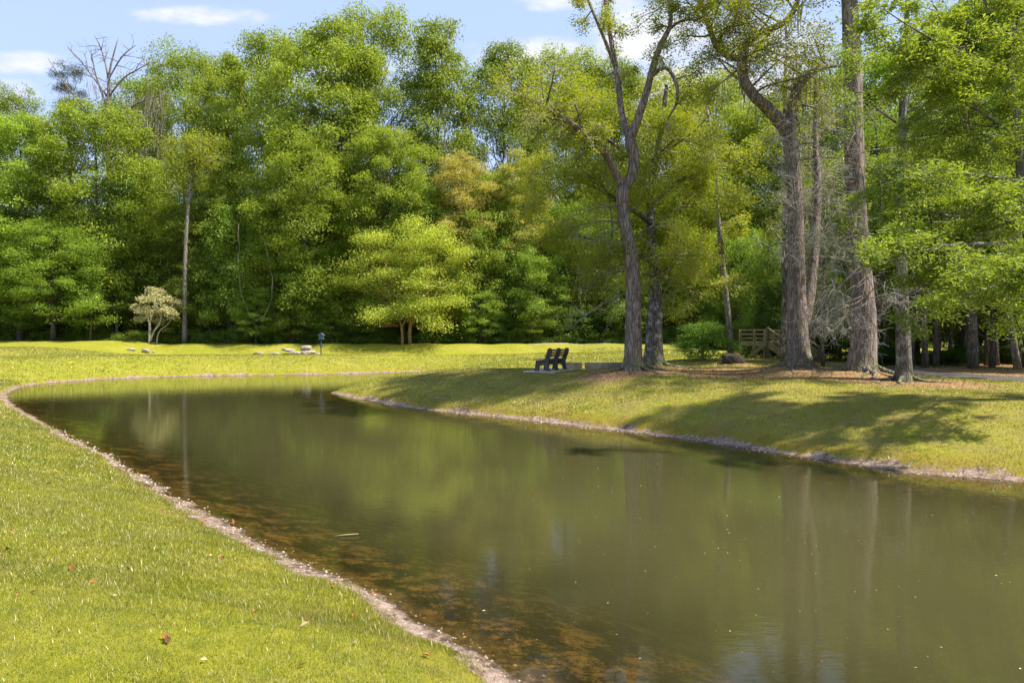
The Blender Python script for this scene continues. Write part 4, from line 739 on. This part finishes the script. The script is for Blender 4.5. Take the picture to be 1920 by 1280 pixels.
# ------------------------------------------------------------------ bench
bx, by = px(1038, 0, 25.2).x, 25.2; bz = gz(bx, by)
bench = tag(empty('park_bench', (bx, by, bz)), 'park bench with three dark supports and wooden slats, seen end-on from behind', 'bench')
ax = Vector((.42, .907, 0)); fc = Vector((-.907, .42, 0)); UP = Vector((0, 0, 1))
prof = [(-.20, 0), (-.08, 0), (-.055, .14), (.0, .24), (.10, .27), (.22, .22), (.27, 0), (.40, 0), (.36, .16), (.34, .30), (.33, .40), (.10, .42), (.0, .44), (-.07, .56), (-.11, .68), (-.13, .80), (-.17, .85), (-.23, .85), (-.27, .80), (-.24, .66), (-.18, .52), (-.13, .40), (-.14, .2)]
for k in (-.86, 0, .86):
    mb = MB(); mb.prism(prof, ax*k, fc, UP, ax, .075); mb.build('support', M['bench_iron'], bench, bevel=.012)
mb = MB()
for j in range(4):
    o_ = fc*(.03+.105*j)+UP*.455; mb.beam(o_-ax*1.0, o_+ax*.98, .095, .035)
mb.build('seat', M['bench_wood'], bench, bevel=.004); mb = MB()
for h in (.58, .68, .78):
    o_ = fc*(-.03-.13*(h-.5)/.3)+UP*h; mb.beam(o_-ax*1.0, o_+ax*.98, .03, .085, up=(0, 0, 1))
mb.build('backrest', M['bench_wood'], bench, bevel=.004)
mb = MB(); mb.box((bx-.12, by, bz+.012), (.62, 1.05, .03), math.atan2(ax.y, ax.x)-math.pi/2)
tag(mb.build('concrete_slab', M['slab'], None, bevel=.006), 'pale concrete slab under the park bench', 'slab')
# low walls
for (x0, x1, Yw, lb) in ((1057, 1091, 31, 'shorter dark concrete curb wall behind the park bench'), (1097, 1166, 31, 'longer dark concrete curb wall between the park bench and the forked oak'), (1199, 1216, 27.5, 'short stub of low wall between the two oak trunks')):
    a, b = px(x0, 0, Yw).x, px(x1, 0, Yw).x; z = gz((a+b)/2, Yw); zt = CAMZ-(679-640)/1280*Yw; mb = MB(); mb.box(((a+b)/2, Yw, (zt+z)/2-.05), ((b-a)/2, .12, (zt-z)/2+.05))
    tag(mb.build('curb_wall', M['concrete'], None, bevel=.015), lb, 'low wall')
# birdhouse
X, Yb, z = gplace(602, 51.5); bh = tag(empty('birdhouse', (X, Yb, z)), 'blue birdhouse on a dark post by the pale stones on the far bank', 'birdhouse')
mb = MB(); mb.tube([(0, 0, -.1), (0, 0, .55), (.02, 0, 1.2)], [.05, .045, .045], 8); mb.build('post', M['green_post'], bh)
mb = MB(); mb.tube([(0, 0, .62), (0, 0, .72), (0, 0, .95)], [.09, .085, .06], 10); mb.build('baffle', M['green_post'], bh)
mb = MB(); mb.prism([(-.15, 0), (.15, 0), (.15, .3), (0, .42), (-.15, .3)], (.02, 0, 1.2), (1, 0, 0), (0, 0, 1), (0, 1, 0), .28); mb.build('box', M['blue'], bh, bevel=.01)
mb = MB()
for sg in (-1, 1): mb.beam((.02, -.18, 1.64), (.02, .18, 1.64), .01, .01); mb.prism([(0, .445), (0, .475), (sg*.23, .30), (sg*.23, .27)], (.02, 0, 1.2), (1, 0, 0), (0, 0, 1), (0, 1, 0), .38)
mb.build('roof', M['blue'], bh); mb = MB(); mb.tube([(.02, -.145, 1.4), (.02, -.15, 1.4)], [.035, .035], 12); mb.build('hole_shade_disc', M['bench_iron'], bh)  # solid dark disc stands in for the shade inside the entrance
mb = MB(); mb.box((.19, -.1, 1.24), (.05, .1, .02)); mb.build('ledge', M['blue'], bh)
# stones
def stone(x, y, Y, wpx, hpx, tilt, lb, seed, grp='pale flat stones near the birdhouse', nm='pale_stone', mt='stone', cat='stone'):
    r = random.Random(seed); import bmesh
    bm = bmesh.new(); bmesh.ops.create_icosphere(bm, subdivisions=2, radius=1)
    c = px(x, y, Y); wx_, hz = wpx*Y/2560, hpx*Y/2560
    for v in bm.verts:
        d = v.co; f = 1/max(abs(d.x), abs(d.y)*.9, abs(d.z)*1.0)**.75; q = d*f*(1+r.uniform(-.10, .10)); v.co = Vector((q.x*wx_, q.y*wx_*.7, q.z*hz))
        v.co.z += v.co.x*tilt
    me = bpy.data.meshes.new('stone'); bm.to_mesh(me); bm.free(); me.materials.append(M[mt]); o = link(nm, me); X, Z = c.x, max(c.z, gz(c.x, Y)+hz*.35); o.location = (X, Y, Z); o.rotation_euler = (0, 0, r.uniform(-.3, .3)); tag(o, lb, cat, grp)
for a in ((574, 652.5, 57.6, 20, 10, .05, 'upright block-shaped pale stone standing above the others near the birdhouse'), (541, 656, 57.3, 24, 6, -.15, 'flat tilted pale stone just left of the upright block'), (553, 662, 56.6, 22, 6, .0, 'pale stone lying in front of the tilted flat one'), (580, 661, 56.6, 26, 8, .05, 'broad pale stone directly in front of the upright block'), (597, 664, 56.4, 12, 5, 0, 'small pale stone touching the birdhouse post'),
          (514, 663, 56.5, 20, 5, 0, 'low pale stone halfway between the stone cluster and the left outlier'), (484, 662, 56.6, 18, 4, .05, 'low grey stone left outlier of the cluster')): stone(*a, seed=int(a[0]))
for a in ((247, 655, 57, 15, 5, -.05, 'largest of the small rocks on the lawn below the little pale tree'), (272, 656, 57, 10, 6, 0, 'second small rock on the lawn below the little pale tree'), (278, 658.5, 56.8, 7, 5, 0, 'third small rock on the lawn below the little pale tree'), (288, 659.5, 56.6, 6, 4, 0, 'smallest white rock right of the others below the little pale tree')): stone(*a, seed=int(a[0]), grp='small rocks below the little pale tree')
# stump
stone(1375, 679, 24.0, 40, 22, -.12, 'low dark rotted stump on a leafy hump between the oaks', 5, None, 'tree_stump', 'stump', 'stump')
# floating stick
mb = MB(); c = wl(650, 1005); mb.tube([(c[0]-.13, c[1]-.02, .005), (c[0]-.03, c[1], .015), (c[0]+.13, c[1]+.03, .02)], [.006, .010, .005], 6); tag(mb.build('floating_stick', M['timber'], None, True), 'short pale stick floating on the pond near the left bank', 'stick')
# utility box lamp by the steps: small lantern on the thin trunk side
# ------------------------------------------------------------------ wooden steps
X0, Y0 = px(1440, 0, 30.5).x, 30.5; zg = gz(X0+.6, Y0-.6); st = tag(empty('footbridge', (X0, Y0, zg)), 'weathered wooden footbridge end with steps and railings behind the crooked oak', 'footbridge')
dn = Vector((.78, -.63, 0)); wd_ = Vector((.81, .58, 0)); DZ = px(0, 640, 30.5).z-zg; UPV = Vector((0, 0, 1)); Wd = 1.9
for k, s_ in enumerate((0, 1)):
    o0 = wd_*(Wd*s_)
    mb = MB(); mb.beam(o0+UPV*(DZ-.05)-dn*.1, o0+dn*1.15-UPV*.1, .07, .30); mb.build('stringer', M['timber'], st, bevel=.004)
    mb = MB(); mb.beam(o0+UPV*(DZ+.62)-dn*.05, o0+dn*1.2+UPV*.52, .10, .06); mb.build('handrail', M['timber'], st, bevel=.004)
    for h in (.42, .24): mb = MB(); mb.beam(o0+UPV*(DZ+h), o0+dn*1.15+UPV*(h-.1), .03, .09); mb.build('railing_board', M['timber'], st)
    for t, hh in ((0, DZ+.65), (.6, DZ*.5+.6), (1.18, .55)): mb = MB(); mb.beam(o0+dn*t-UPV*.15, o0+dn*t+UPV*hh, .1, .1, up=(0, 1, 0)); mb.build('post', M['timber_dark'], st, bevel=.006)
for k in range(5):
    mb = MB(); t = (k+.5)/5; mb.beam(dn*1.15*t+UPV*(DZ*(1-t)), dn*1.15*t+UPV*(DZ*(1-t))+wd_*Wd, .26, .04); mb.build('tread', M['timber'], st)
mb = MB()
for k in range(8): mb.beam(-dn*(.12+.15*k)+UPV*DZ, -dn*(.12+.15*k)+UPV*DZ+wd_*Wd, .14, .04)
mb.build('deck', M['timber'], st)
for s_ in (0, 1):
    o0 = wd_*(Wd*s_)
    for t in (.6, 1.25): mb = MB(); mb.beam(o0-dn*t-UPV*.15, o0-dn*t+UPV*(DZ+.55), .1, .1, up=(0, 1, 0)); mb.build('post', M['timber'], st)
    for h in (.52, .33, .15): mb = MB(); mb.beam(o0-dn*1.3+UPV*(DZ+h), o0+UPV*(DZ+h), .04, .08); mb.build('railing_board', M['timber'], st)
    mb = MB(); mb.beam(o0-dn*1.3+UPV*(DZ-.1), o0+UPV*(DZ-.1), .06, .2); mb.build('joist', M['timber'], st)
mb = MB(); mb.beam(UPV*(DZ-.1)-dn*.05-wd_*.05, -dn*.75+UPV*.15-wd_*.05, .05, .16); mb.build('brace', M['timber'], st)
